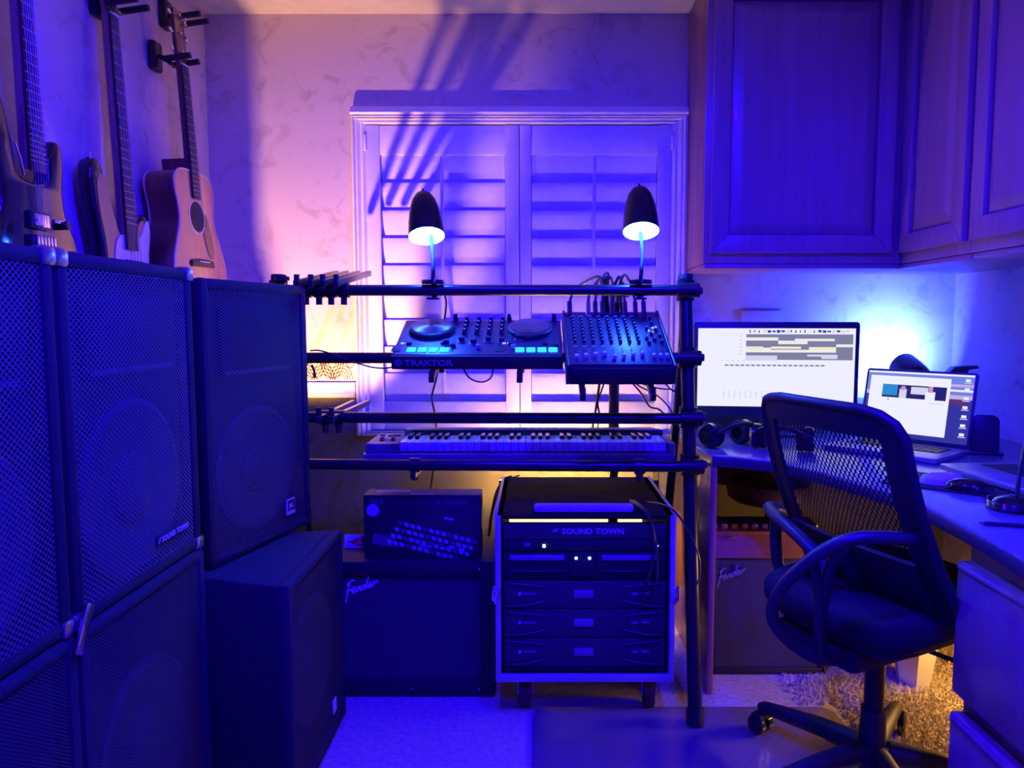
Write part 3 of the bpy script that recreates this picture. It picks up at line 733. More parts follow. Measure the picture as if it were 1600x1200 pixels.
for x in (.240, .258, .276):
    MB().box((x, .062, .0026), (.003, .075, .0012)).build('fader_slot', M['dark'], mxr)
    MB().box((x, .045, .008), (.010, .014, .012), .002).build('fader_cap', M['print'], mxr)
for k, (x, y) in enumerate(((.262, .235), (.248, .215), (.272, .24), (.258, .205))): MB().cyl((x, y, .004), .003, .003, 8).build('indicator_led', M['ledwhite'], mxr)
for ch in range(8): MB().box((.026+.0262*ch, .322, .0024), (.014, .008, .001)).build('channel_label', M['print'], mxr)
# leads plugged into the top edge
R3 = Matrix.Rotation(tm, 3, 'X')
def mloc(x, y, z): return Vector((.085, 2.0, 1.076)) + R3 @ Vector((x, y, z))
leads = [(.018, 700, 438, 2.42), (.075, 730, 442, 2.44), (.098, 745, 437, 2.46), (.120, 792, 440, 2.45), (.150, 800, 443, 2.43), (.190, 960, 444, 2.42), (.222, 985, 444, 2.40), (.248, 1005, 446, 2.42)]
for i, (x, cpx, cpy, dy) in enumerate(leads):
    a = mloc(x, ML-.03, .02); p0 = mloc(x, ML-.035, .003)
    ring = 'first second third fourth fifth sixth seventh eighth'.split()[i]
    ld = thing('audio_lead', p0, 'black audio lead arching over the top bar, %s from the left on the mixer' % ring, 'cable', group='leads plugged into the mixer')
    d = Vector((0, .35, .94))
    MB().tube([d*.0, d*.045], .0075, 8).build('plug', M['steel' if i in (1,) else 'black'], ld)
    lean = (.10, .05, .035, .02, .03, -.045, -.05, -.06)[i]; hgt = (.115, .10, .12, .13, .10, .10, .115, .125)[i]
    by = barpt(0, p0.x).y
    P = [d*.04, d*.07+Vector((lean*.1, 0, 0)), Vector((lean*.45, .14, hgt*.9)), Vector((lean, by+.02-p0.y, max(hgt, 1.318+.012-p0.z+.004))), Vector((lean*1.2, by+.075-p0.y, .05)), Vector((lean*1.2+.02, by+.09-p0.y, -.10))]
    P[2].z = max(P[2].z, hgt*.8)
    MB().tube(smoothpath(P, 7), .0042, 7).build('cord', M['black'], ld)
# ------------------------------------------------------------------ MIDI keyboard
KW = .985
kb = thing('midi_keyboard', (-.054, 2.278, .809), 'long grey MIDI keyboard with white and black keys on the lowest tier', 'keyboard')
kx0 = -KW/2+.115
prof = rrect(-KW/2, 0, KW/2, .232, .028)
MB().prism([(-KW/2+.005, 0), (KW/2-.005, 0), (KW/2, .03), (KW/2-.018, .20), (KW/2-.05, .232), (-KW/2+.05, .232), (-KW/2+.018, .20), (-KW/2, .03)], -.062, -.026, 'z', .004).build('body', M['kbbody'], kb)
MB().box((-KW/2+.062, .115, -.014), (.104, .205, .040), .006).build('control_end', M['kbbody'], kb)
MB().box((KW/2-.012, .115, -.014), (.022, .205, .040), .006).build('end_block', M['kbbody'], kb)
bk = MB().prism([(kx0-.01, .178), (KW/2-.02, .178), (KW/2-.045, .228), (kx0-.01, .228)], -.030, .026, 'z', .004).build('back_panel', M['kbbody'], kb)
for k in range(7): MB().box((kx0+.34+k*.026, .203, .0268), (.016, .010, .003), .001).build('panel_button', M['black'], bk)
MB().box(((kx0+KW/2)/2, .1765, .008), (KW/2-kx0-.03, .003, .030)).build('key_recess', M['dark'], kb)
kw = .0235; wk = bkk = None
NW = 36; kk0 = kx0-.002
blackpat = {0, 1, 3, 4, 5}
for k in range(NW):
    if wk is None: wk = o = MB().box((0, 0, 0), (kw-.0014, .140, .030), .002).build('white_key', M['whitekey'], kb)
    else: o = again(wk)
    o.location = (kk0+kw*(k+.5), .106, -.009)
for k in range(NW-1):
    if k % 7 in blackpat:
        if bkk is None: bkk = o = MB().prism([(.090, .004), (.096, .017), (.177, .019), (.177, .004)], -.0066, .0066, 'x', .001).build('black_key', M['gloss'], kb)
        else: o = again(bkk)
        o.location = (kk0+kw*(k+1), 0, 0)
wh = MB().prism(smooth2([(-.040, -.02), (.0, -.028), (.04, -.02), (.045, .0), (.03, .022), (0, .026), (-.035, .02)], 4), .006, .0072, 'z').build('wheel_well', M['gloss'], kb, loc=(-KW/2+.066, .075, 0))
for dx in (-.016, .020): MB().cyl((dx, .004, .002), .016, .010, 16, RY(Q)).build('bend_wheel', M['black'], wh)
for x, y, sx in ((.035, .165, .016), (.070, .165, .018), (.088, .160, .014), (.066, .15, .02)): MB().box((-KW/2+x, y, .007), (sx, .010, .008), .002).build('button', M['black'], kb)
# ------------------------------------------------------------------ lamps
bulbm = mat('blue_bulb_glass', (.8, .9, 1), .4, emit=(.016, .085, 1), es=850)
bulbw = mat('bright_blue_bulb_glass', (.8, .9, 1), .4, emit=(.022, .05, 1), es=6800)
M['shade'] = mat('black_lamp_enamel', (.006, .006, .012), .25, spec=.35)
def lampshade(parent, apex, axis, m=M['shade'], bulbm=bulbm):
    """bullet shade: apex point, axis = direction from apex to the opening"""
    a = Vector(axis).normalized(); Mx = Matrix.Translation(apex) @ a.to_track_quat('Z', 'Y').to_matrix().to_4x4()
    pr = [(0, 0), (.012, .001), (.026, .010), (.038, .030), (.047, .062), (.053, .105), (.0565, .150), (.057, .158)]
    sh = MB().lathe(pr, 36, Mx).build('lamp_shade', m, parent, 60)
    MB().lathe([(.0562, .1575), (.0545, .148), (.051, .105), (.045, .062), (.036, .032), (.020, .014), (0, .010)], 36, Mx).build('shade_lining', M['shade_in'], sh, 60)
    MB().lathe([(0, .060), (.012, .062), (.014, .085), (.024, .105), (.028, .122), (.024, .140), (.012, .149), (0, .151)], 20, Mx).build('bulb', bulbm, sh)
    MB().lathe([(0, .015), (.015, .015), (.015, .063), (0, .063)], 16, Mx).build('bulb_socket', M['black'], sh)
    MB().lathe([(0, -.014), (.003, -.013), (.004, .002), (0, .003)], 10, Mx).build('switch_knob', m, sh)
    return sh
for (px, apx, apy, ax, lab) in ((677, 661, 301, (.13, -.42, -1), 'black gooseneck clamp lamp with blue bulb above the DJ controller'), (1000, 999, 293, (-.01, -.42, -1), 'black gooseneck clamp lamp with blue bulb above the mixer')):
    bx = at(px, 440, 2.33).x; B = barpt(0, bx)
    l = thing('clamp_lamp', B+Vector((0, 0, .0175)), lab, 'lamp', group='clamp lamps on the rack')
    MB().lathe([(0, .001), (.033, .001), (.036, .006), (.034, .014), (.012, .018), (0, .018)], 24).build('lamp_base', M['gloss'], l)
    cb_ = MB(); cb_.box((0, .0325, -.019), (.016, .007, .050), .002).box((0, .010, -.043), (.036, .05, .007), .002); cb_.build('clamp', M['satin'], l)
    apex = at(apx, apy, 2.40)-l.location; a = Vector(ax).normalized()
    MB().tube(smoothpath([(0, 0, .015), (.0 + .002, .0, .05), (apex.x*.35+.008, .04, .11), (apex.x*.9+.004, apex.y+.055, apex.z-.06), (apex.x, apex.y+.05, apex.z-.01), tuple(apex+Vector((0, .02, -.012)))], 8), .0062, 10).build('gooseneck', M['dark'], l)
    lampshade(l, apex, a)
l = thing('clamp_lamp', (1.50, 2.84, ZD), 'third clamp lamp behind the laptop, its shade turned to the wall', 'lamp')
MB().lathe([(0, .0), (.045, .0), (.048, .008), (.044, .016), (.012, .022), (0, .022)], 24).build('lamp_base', M['gloss'], l)
ap = Vector((1.415-1.50, 2.66-2.84, .192))
MB().tube(smoothpath([(0, 0, .018), (.05, -.02, .07), (.02, -.14, .13), tuple(ap+Vector((.01, -.03, -.02))), tuple(ap)], 8), .0062, 10).build('gooseneck', M['dark'], l)
lampshade(l, ap, (-.12, .93, .30), bulbm=bulbw)
# ------------------------------------------------------------------ flight case on castors
fc = thing('rack_flight_case', (0, 0, 0), 'black rolling flight case with aluminium edges full of rack amplifiers', 'flight case')
fx0, fx1, fy0, fy1 = -.119, .408, 2.13, 2.66
fz0, fz1 = zat(1064, 2.13), zat(805, 2.13)
fcx, fcy, fcz = (fx0+fx1)/2, (fy0+fy1)/2, (fz0+fz1)/2
b = MB()
b.box((fx0+.010, fcy, fcz), (.020, fy1-fy0, fz1-fz0)).box((fx1-.010, fcy, fcz), (.020, fy1-fy0, fz1-fz0))
b.box((fcx, fcy, fz0+.010), (fx1-fx0, fy1-fy0, .020))
b.box((fcx, fcy, fz1-.006), (fx1-fx0, fy1-fy0, .012))
b.build('shell', mat('matte_case_laminate', (.010, .010, .014), .9, spec=.06), fc)
for (a, c, nm) in (((fx0+.006, fy0-.004, fz0), (fx0+.006, fy0-.004, fz1), 0), ((fx1-.006, fy0-.004, fz0), (fx1-.006, fy0-.004, fz1), 0)):
    MB().bar(a, c, .017, .012, up=(0, 1, 0), bev=.002).build('edge_extrusion', M['alu'], fc)
for sx in (fx0-.001, fx1+.001):
    for zz in (fz1-.002,): MB().bar((sx, fy0, zz), (sx, fy1, zz), .010, .012, bev=.002).build('edge_extrusion', M['alu'], fc)
MB().box((fcx, fy0-.005, fz0+.013), (fx1-fx0, .012, .024), .002).build('edge_extrusion', M['alu'], fc)
for sx in (fx0, fx1):
    la = MB(); la.box((sx, fy0-.008, .395), (.026, .014, .044), .003).box((sx, fy0-.017, .385), (.012, .008, .038), .003); la.build('latch', M['chrome'], fc)
for x in (fx0+.085, fx1-.060):
    for y in (fy0+.075, fy1-.075):
        cs = MB(); cs.box((x, y, fz0-.003), (.075, .075, .006), .001)
        cs.box((x-.022, y+.008, fz0-.040), (.004, .045, .075), .001).box((x+.022, y+.008, fz0-.040), (.004, .045, .075), .001)
        cs = cs.build('castor_fork', M['steel'], fc)
        MB().lathe([(0, -.017), (.036, -.017), (.046, -.015), (.0475, 0), (.046, .015), (.036, .017), (0, .017)], 28, Matrix.Translation((x, y+.010, .0478)) @ RY(Q)).build('castor_wheel', M['caster'], cs)
        MB().cyl((x, y+.010, .0478), .010, .054, 10, RY(Q)).build('axle', M['steel'], cs)
ix0_, ix1_ = fx0+.022, fx1-.022
def unit(p0, p1, name, dpth, mt=M['dark'], inset=.012):
    z1_, z0_ = zat(p0, fy0+inset), zat(p1, fy0+inset)
    o = MB().box(((ix0_+ix1_)/2, fy0+inset+dpth/2, (z0_+z1_)/2), (ix1_-ix0_, dpth, z1_-z0_-.0015), .002).build(name, mt, fc)
    return o, z0_, z1_, fy0+inset
face = mat('rack_face_paint', (.040, .040, .048), .4)
o, z0_, z1_, yy = unit(817, 843, 'rack_drawer', .015, face)
text('lettering', 'SOUND TOWN', .0235, M['print'], o, (.075, yy-.001, (z0_+z1_)/2-.008), bold=.0007, sx=1.12)
MB().prism([(-.010, -.004), (.0, .002), (-.003, .004), (.012, .004), (.002, -.003), (.005, -.005)], yy-.002, yy-.0005, 'y').build('emblem', M['print'], o, loc=(.056, 0, (z0_+z1_)/2+.003))
o, z0_, z1_, yy = unit(843.5, 862, 'power_conditioner', .12)
MB().cyl((at(850, 853, yy).x, yy-.002, (z0_+z1_)/2), .005, .006, 12, RX(Q)).build('power_led', M['ledgreen'], o)
MB().box((at(824, 850, yy).x, yy-.001, (z0_+z1_)/2+.004), (.018, .003, .010)).build('label', M['greyprint'], o)
MB().box((at(1028, 851, yy).x, yy-.001, (z0_+z1_)/2), (.004, .003, .004)).build('power_led', M['ledwhite'], o)
o, z0_, z1_, yy = unit(863, 905, 'equaliser', .30)
zz = zat(871, yy)
for (a, c) in ((796, 882), (940, 1026)): 
    xa_, xb_ = at(a, 871, yy).x, at(c, 871, yy).x
    MB().box(((xa_+xb_)/2, yy-.003, zz), (xb_-xa_, .008, .016), .003).build('trim_bar', M['greyprint'], o)
    MB().box(((xa_+xb_)/2, yy-.003, zat(892, yy)), (xb_-xa_, .006, .006), .002).build('trim_bar', face, o)
cpan = MB().box((at(910, 880, yy).x, yy-.003, (z0_+z1_)/2), (.082, .008, z1_-z0_-.012), .006).build('control_pod', M['dark'], o)
for p in (900, 921): MB().lathe([(0, 0), (.0048, 0), (.003, .004), (0, .005)], 10, Matrix.Translation((at(p, 871, yy).x, yy-.007, zz)) @ RX(Q)).build('led', M['ledblue'], cpan)
for k, (p0, p1) in enumerate(((907, 951), (952, 996), (997, 1042))):
    o, z0_, z1_, yy = unit(p0, p1, 'power_amplifier', .38, face)
    zm = (z0_+z1_)/2; hh = z1_-z0_
    MB().box((at(912, p0, yy).x, yy-.002, zm+.003), (.058, .004, .024), .001).build('display', M['greyprint'], o)
    MB().cyl((at(812, p0, yy).x, yy-.002, zm+.003), .005, .004, 14, RX(Q)).build('power_button', M['print'], o)
    b = MB()
    for q in range(6): b.box((at(818, p0, yy).x+.004+.0062*q, yy-.001, zm+.003), (.0045, .003, .006))
    b.build('lettering', M['greyprint'], o)
    MB().box((at(992, p0, yy).x, yy-.001, zm+.003), (.020, .003, .007)).build('label', M['greyprint'], o)
    MB().box((at(1004, p0, yy).x+.008, yy-.001, zm+.004), (.022, .003, .006)).build('label', M['greyprint'], o)
    for (xa_, xb_) in ((ix0_+.012, ix0_+.125), (ix1_-.012, ix1_-.125)):
        MB().tube(smoothpath([(xa_, yy-.003, z0_+.010), ((xa_*.6+xb_*.4), yy-.006, z0_+.012), (xb_, yy-.001, z0_+.024)], 6), .0035, 6).build('grip_ridge', face, o)
        MB().tube(smoothpath([(xa_, yy-.003, z1_-.008), ((xa_*.6+xb_*.4), yy-.006, z1_-.010), (xb_, yy-.001, z1_-.020)], 6), .003, 6).build('grip_ridge', face, o)
o, z0_, z1_, yy = unit(1043, 1050, 'blank_panel', .05)
tp_ = tag(MB().box((at(912, 800, 2.16).x, 2.165, fz1+.013), (at(990, 800, 2.16).x-at(834, 800, 2.16).x, .030, .024), .008).build('plastic_channel', M['outlet']), 'pale plastic strip lying along the front of the flight case top', 'strip')
# warm LED panel standing behind the case
lp = thing('led_light_panel', (.15, 2.81, 0), 'warm glowing LED light panel hidden behind the flight case', 'light')
MB().box((0, 0, .470), (.52, .022, .14), .004).build('light_panel', M['glowwarm'], lp)
MB().box((.01, -.075, .550), (.60, .003, .10)).build('tube_shield', M['satin'], lp)  # added plate, keeps the tube's light off the case top and the room
MB().box((.31, -.008, .625), (.003, .135, .25)).build('end_shield', M['satin'], lp)  # added plate, cuts the tube's light towards the wall on the right
MB().tube([(-.29, -.050, .585), (.22, -.050, .585)], .010, 12).build('light_tube', M['glowtube'], lp)
for sx in (-.2, .2): MB().bar((sx, 0, .535), (sx, -.046, .575), .012, .006).build('tube_bracket', M['satin'], lp)
MB().box((0, 0, .392), (.53, .030, .012), .002).build('panel_edge', M['satin'], lp)
for sx in (-.2, .2):
    MB().tube([(sx, 0, .012), (sx, 0, .39)], .008, 8).build('stand_leg', M['satin'], lp)
    MB().box((sx, 0, .006), (.03, .14, .012), .003).build('stand_foot', M['satin'], lp)
# warm uplighter on the floor behind the speakers
ULOC = Vector((-.95, 2.305, .75))
ul = thing('led_uplighter', (ULOC.x, ULOC.y, 0), 'warm LED uplighter on a short pole behind the left speakers', 'light')
MB().lathe([(0, .60), (.012, .60), (.028, .62), (.034, .70), (.032, .70), (.024, .64), (0, .635)], 24).build('housing', M['black'], ul)
MB().cyl((0, 0, .31), .009, .60, 10).build('pole', M['satin'], ul)
MB().lathe([(0, 0), (.07, 0), (.07, .008), (.012, .016), (0, .016)], 24).build('base', M['satin'], ul)
gb = thing('shadow_blocker', (-1.10, 2.44, 0), 'unseen black bag shape added behind the speakers to shadow the wall corner', 'shadow blocker')  # unseen bag shape, added and outlined to cast the dark edge on the back wall
MB().prism(smooth2([(-.10, .01), (.10, .01), (.137, .08), (.138, .5), (.137, .84), (.120, .90), (.114, .97), (.113, 1.10), (.108, 1.22), (.06, 1.25), (-.06, 1.25), (-.10, 1.2), (-.115, .97), (-.137, .84), (-.138, .5), (-.135, .08)], 4), -.04, .06, 'y', .02).build('blocker_body', M['seat'], gb, 60)
MB().tube(smoothpath([(-.02, -.045, .62), (0, -.075, .66), (.02, -.075, .70), (.0, -.045, .76)], 5), .010, 8).build('carry_handle', M['rubber'], gb)
dirv = Vector((-.86, 2.95, 1.40))-ULOC
L1 = lamp('uplighter_beam', 'SPOT', ULOC, 125, (1.0, .47, .16), .016, dirv.to_track_quat('-Z', 'Y').to_euler(), 73, .5)
L1.parent = ul; L1.location = ULOC-Vector((ULOC.x, ULOC.y, 0))
# warm strip under the desk
us = thing('led_strip_light', (1.52, 2.14, .33), 'warm LED strip light under the desk behind the chair', 'light', (0, 0, Q))
MB().box((0, 0, 0), (.30, .03, .03), .005).build('diffuser', M['glowdesk'], us)
MB().box((0, -.022, 0), (.31, .012, .036), .003).build('housing', M['satin'], us)
for sx in (-.1, .1): MB().box((sx, -.084, 0), (.02, .11, .02), .002).build('bracket', M['satin'], us)
MB().box((0, .010, .034), (.34, .10, .004)).build('hood', M['satin'], us)  # added plate, stops the strip's light from rising up the walls
# ------------------------------------------------------------------ amplifier cabinet, boxed pad controller, card
ac = thing('guitar_cabinet', (0, 0, 0), 'black guitar amplifier cabinet with silver script logo on the floor', 'amplifier')
ax0, ax1, ay0, ay1, az1 = -.668, -.131, 2.262, 2.54, .445
MB().box(((ax0+ax1)/2, (ay0+ay1)/2+.012, az1/2), (ax1-ax0, ay1-ay0-.024, az1), .008).build('cabinet', M['tolex'], ac)
b = MB(); fr = .045
b.box((ax0+fr/2, ay0+.014, az1/2), (fr, .028, az1), .006).box((ax1-fr/2, ay0+.014, az1/2), (fr, .028, az1), .006)
b.box(((ax0+ax1)/2, ay0+.0155, az1-.025), (ax1-ax0-.004, .028, .048), .006).box(((ax0+ax1)/2, ay0+.0155, .031), (ax1-ax0-.004, .028, .060), .006)
b.build('front_frame', M['tolex'], ac)
MB().grid(lambda u, v: (ax0+fr-.004+u*(ax1-ax0-2*fr+.008), ay0+.016, .056+v*(az1-.048-.056+.004)), 2, 2, .002).build('grille_cloth', M['cloth'], ac)
def script(parent, o, s, m):
    """handwritten script logo as fine metal strokes"""
    strokes = [[(0, -.25), (.06, .3), (.12, .85), (.02, .72)], [(.02, .80), (.2, .98), (.42, .92)], [(-.02, .38), (.28, .46)],
               [(.32, .30), (.48, .45), (.40, .55), (.30, .38), (.38, .20), (.55, .32)], [(.58, .22), (.64, .52), (.66, .40), (.76, .52), (.76, .25), (.86, .32)],
               [(1.06, .50), (.92, .50), (.90, .32), (1.02, .28), (1.12, .60), (1.18, .98), (1.10, .40), (1.20, .32)], [(1.24, .38), (1.38, .48), (1.32, .58), (1.22, .42), (1.30, .28), (1.46, .40)],
               [(1.50, .30), (1.54, .58), (1.60, .48), (1.72, .60), (1.70, .46)]]
    b = MB()
    for st in strokes: b.tube(smoothpath([(o[0]+u*s+v*s*.10, o[1], o[2]+v*s+u*s*.26) for u, v in st], 5), .0027, 5)
    return b.build('script_logo', m, parent)
lo = at(541, 935, ay0+.012)
script(ac, (lo.x, ay0+.012, lo.z), .056, M['whiteprint'])
for (px, py) in ((749, 889), (643, 1077), (749, 1077)):
    p = at(px, py, ay0); MB().lathe([(0, .003), (.003, .0025), (.005, 0)], 10, Matrix.Translation((p.x, ay0+.0005, p.z)) @ RX(Q)).build('screw', M['chrome'], ac)
for x in (ax0+.04, ax1-.04): MB().cyl((x, ay1-.01, az1-.02), .012, .01, 10).build('corner_stud', M['black'], ac)
fb = thing('pad_controller_box', (-.362, 2.30, az1), 'black retail box printed with a pad controller, on the amplifier cabinet', 'box')
bw, bh, bdp = .372, .202, .088
MB().box((0, bdp/2, bh/2), (bw, bdp, bh), .002).build('carton', M['boxcard'], fb)
MB().box((0, bdp/2, bh+.0005), (bw-.006, bdp-.004, .001)).build('carton_top', M['boxtop'], fb)
MB().box((-.10, .055, bh+.0012), (.11, .018, .0008)).build('top_label', M['outlet'], fb)
MB().box((0, .015, bh+.0012), (.075, .012, .0008)).build('top_label', M['outlet'], fb)
MB().cyl((-bw/2+.030, -.0008, bh-.048), .020, .001, 28, RX(Q)).build('round_sticker', M['padlit'], fb)
text('title_lettering', 'FIRE', .020, M['padgrey'], fb, (-bw/2+.020, -.001, bh-.026), bold=.0004, sx=1.2)
text('title_lettering', 'FL STUDIO', .020, M['padgrey'], fb, (bw/2-.145, -.001, bh-.030), bold=.0004, sx=1.1)
text('maker_lettering', 'AKAI', .014, M['padlit'], fb, (-.012, -.001, .035), bold=.0004, sx=1.3, rot=(PI/2, math.radians(6), 0))
MB().box((0, -.0006, bh-.024), (.16, .0008, .001)).build('title_rule', M['padgrey'], fb)
b = MB(); random.seed(3)
for r in range(4):
    for k in range(13):
        u = -.075+k*.0195+r*(-.012); v = .108-r*.020-k*.0050
        b.prism([(u, v), (u+.0135, v-.0035), (u+.012, v+.009), (u-.0015, v+.0125)], -.0012, -.0004, 'y', mi=0 if (k*3+r*5) % 4 else 1)
for k in range(4):
    u = .02+k*.032; v = .045-k*.007; b.prism([(u, v), (u+.018, v-.004), (u+.017, v+.006), (u-.001, v+.010)], -.0012, -.0004, 'y', mi=0 if k > 1 else 1)
b.prism([(-.16, .045), (-.09, .035), (-.085, .065), (-.155, .080)], -.001, -.0004, 'y', mi=1)
b.prism([(.07, .125), (.10, .120), (.10, .128), (.07, .133)], -.001, -.0004, 'y', mi=0)
b.build('printed_picture', [M['padlit'], M['padgrey']], fb)['kind'] = 'stuff'
cd = thing('printed_card', (at(556, 868, 2.40).x, 2.40, az1+.001), 'small white card with a red triangle beside the controller box', 'card', (math.radians(-8), 0, 0))
MB().box((0, .002, .022), (.075, .0025, .044), .0005).build('card_sheet', M['card'], cd)
MB().prism([(-.026, .020), (.030, .040), (.034, .008), (.012, .004)], .0000, .0010, 'y').build('red_print', M['redcard'], cd)
b = MB()
for k in range(3): b.prism([(.004+k*.009, .010), (.007+k*.009, .010), (.014+k*.009, .030), (.011+k*.009, .030)], -.0006, .0001, 'y')
b.build('white_stripes', M['card'], cd)
# ------------------------------------------------------------------ combo amplifier under the desk
am = thing('combo_amplifier', (0, 0, 0), 'brown-topped combo amplifier with cream knobs under the desk', 'amplifier')
bx0, bx1, by0, by1 = .596, .978, 2.415, 2.62
zg = zat(873, by0); ztp = zat(846, by0)
MB().prism([(by0+.012, 0), (by1, 0), (by1, ztp+.03), (by0+.09, ztp+.03), (by0+.012, zg)], bx0, bx1, 'x', .004).build('cabinet', M['tolex'], am)
MB().grid(lambda u, v: (bx0+.006+u*(bx1-bx0-.012), by0+.009, .022+v*(zg-.03)), 2, 2).build('grille_cloth', M['ampcloth'], am)
MB().box(((bx0+bx1)/2, by0+.0115, zg/2), (bx1-bx0-.02, .003, zg-.04)).build('baffle', M['cloth'], am)
MB().box(((bx0+bx1)/2, by0+.008, .012), (bx1-bx0, .016, .024), .003).build('bottom_rail', M['tolex'], am)
for x in (bx0+.006, bx1-.006): MB().box((x, by0+.008, zg/2), (.012, .016, zg), .003).build('side_rail', M['tolex'], am)
cp = MB().prism([(by0+.004, zg+.001), (by0+.014, zg), (by0+.05, ztp+.008), (by0+.04, ztp+.012)], bx0+.002, bx1-.002, 'x', .001).build('control_panel', M['tweed'], am)
tpv = MB().box(((bx0+bx1)/2, by0+.085, ztp+.018), (bx1-bx0-.006, .10, .012), .003).build('top_panel', M['tweed'], am)
for k in range(11): MB().lathe([(0, 0), (.011, 0), (.010, .013), (0, .014)], 12).build('knob', M['knobcream'], am, loc=(bx0+.018+.0345*k, by0+.075, ztp+.0245))
MB().box((bx0+.055, by0+.030, ztp+.002), (.05, .006, .005), .001).build('name_plate', M['gold'], am)
p = at(1122, 912, by0+.004); script(am, (p.x, by0+.004, p.z), .050, M['greyprint'])
# stool behind the amplifier
st = thing('padded_stool', (.885, 2.765, 0), 'round dark padded stool seen under the desk', 'stool')
zs = zat(770, 2.70)
MB().lathe([(0, zs-.045), (.13, zs-.045), (.152, zs-.03), (.158, zs), (.150, zs+.028), (.12, zs+.042), (0, zs+.044)], 36).build('seat', M['leather'], st)
MB().cyl((0, 0, zs/2-.01), .014, zs-.07, 12).build('post', M['satin'], st)
for k in range(3):
    a = 2*PI*k/3+Q
    MB().tube([(0, 0, .22), (.135*math.cos(a), .135*math.sin(a), .012)], .010, 8).build('leg', M['satin'], st)
# bin and footrest
bn = tag(MB().lathe([(0, .004), (.050, .004), (.052, .0), (.082, .20), (.078, .20), (.049, .010), (0, .010)], 6).build('waste_bin', M['bin'], None, 20, loc=(1.255, 2.37, 0), rot=(0, 0, .25)), 'small white tapered waste bin under the desk', 'bin')
fo = thing('footrest', (0, 0, 0), 'black footrest on two disc feet under the desk', 'footrest')
for (px, py) in ((1311, 1037), (1482, 1036)):
    p = atz(px, py, 0)
    MB().lathe([(0, 0), (.030, 0), (.028, .004), (.008, .007), (.0055, .010), (.0055, .145), (0, .146)], 16, Matrix.Translation((p.x, p.y, 0))).build('disc_foot', M['gold'], fo)
p, q = atz(1311, 1037, 0), atz(1482, 1036, 0)
MB().bar((p.x-.03, p.y, .155), (q.x+.03, q.y, .155), .09, .018, bev=.004).build('foot_board', M['black'], fo)
# chair mat and carpet pile
mt_ = thing('chair_mat', (0, 0, 0), 'clear vinyl chair mat with small studs on the carpet', 'mat')
MB().prism(rrect(-.012, .55, .915, 2.20, .05), .0005, .004, 'z', .001).build('mat_sheet', M['mat_'], mt_)
b = MB(); 
for i in range(26):
    for j in range(40):
        x, y = .02+i*.035+(j % 2)*.0175, 1.3+j*.022
        if x < .9: b.cyl((x, y, .0044), .0022, .0012, 5)
sd = b.build('studs', M['mat_'], mt_); sd['kind'] = 'stuff'
random.seed(5); vs_, fs_ = [], []
for k in range(26000):
    x, y = random.uniform(.80, 1.64), random.uniform(1.5, 2.9)
    if (x < .935 and y < 2.215) or random.random() > (x-.78)*6: continue
    h, a, r = random.uniform(.006, .013), random.uniform(0, 6.28), random.uniform(.003, .006)
    lx, ly = random.uniform(-.009, .009), random.uniform(-.009, .009); n0 = len(vs_)
    for q in range(3): vs_.append((x+r*math.cos(a+q*2.094), y+r*math.sin(a+q*2.094), 0))
    vs_.append((x+lx, y+ly, h)); fs_ += [(n0, n0+1, n0+3), (n0+1, n0+2, n0+3), (n0+2, n0, n0+3)]
me = bpy.data.meshes.new('carpet_pile'); me.from_pydata(vs_, [], fs_); me.materials.append(M['carpet'])
cpile = place('carpet_pile', me); cpile['kind'] = 'stuff'; tag(cpile, 'shaggy beige carpet pile under the desk lit by warm light', 'carpet')
# ------------------------------------------------------------------ monitor
mn = thing('monitor', (1.045*.985, 2.66, ZD), 'black desktop monitor showing a white music program window', 'monitor', (0, 0, math.radians(-7)))
mc = at(1211, 578, 2.66); mn.location = (mc.x, 2.66, ZD)
mw, mh = .578, .345; zc0 = zat(578, 2.66)-ZD
MB().prism(rrect(-mw/2, zc0-mh/2, mw/2, zc0+mh/2, .012), .0, .024, 'y', .003).build('bezel', M['black'], mn)
sw, shh = mw-.030, .283; sz = zc0+mh/2-.023-shh/2
sc = MB().box((0, -.0006, sz), (sw, .0012, shh)).build('screen', M['scr'], mn)
mats_ = [M['scrgrey'], M['scryel'], M['scrcream'], M['scrblue'], M['scrteal'], M['scrpale']]
b = MB()
def R(u0, v0, u1, v1, mi, d=0):   # u,v in 0..1 of the screen, v downward
    b.box((-sw/2+sw*(u0+u1)/2, -.0015-.0002*d, sz+shh/2-shh*(v0+v1)/2), (sw*(u1-u0), .0003, shh*(v1-v0)), mi=mi)
R(.31, .075, .985, .40, 0)
for (u0, v0, u1, v1, mi) in ((.31, .115, .515, .155, 2), (.62, .13, .87, .16, 2), (.515, .155, .70, .20, 2), (.31, .23, .42, .27, 1), (.47, .23, .66, .26, 1), (.42, .245, .47, .29, 2), (.31, .27, .88, .305, 2), (.71, .235, .88, .275, 1), (.88, .20, .985, .235, 2), (.31, .345, .51, .41, 5), (.70, .33, .89, .355, 5), (.79, .355, .89, .385, 5)): R(u0, v0, u1, v1, mi, 1)
for k in range(22):
    R(.33+k*.029, .02+.004*(k % 3), .33+k*.029+(.022 if k > 2 and (k < 9 or k > 14) else .008), .055-.006*(k % 2), 3 if k < 20 and (k % 5 != 3) else 5)
for k in range(19): R(.175+k*.034, .462, .20+k*.034, .480, 4)
for k in range(6): R(.265, .10+k*.045, .285, .112+k*.045, 5)
for k in range(5): R(.15+k*.03, .075, .168+k*.03, .085, 5); R(.15+k*.035, .405, .165+k*.035, .415, 5)
for k in range(9): R(.17+k*.035, .80, .176+k*.035, .90, 5)
b.build('screen_picture', mats_, sc)
MB().box((0, .06, zc0/2+.002), (.05, .012, zc0-.012), .003).build('stand_neck', M['satin'], mn)
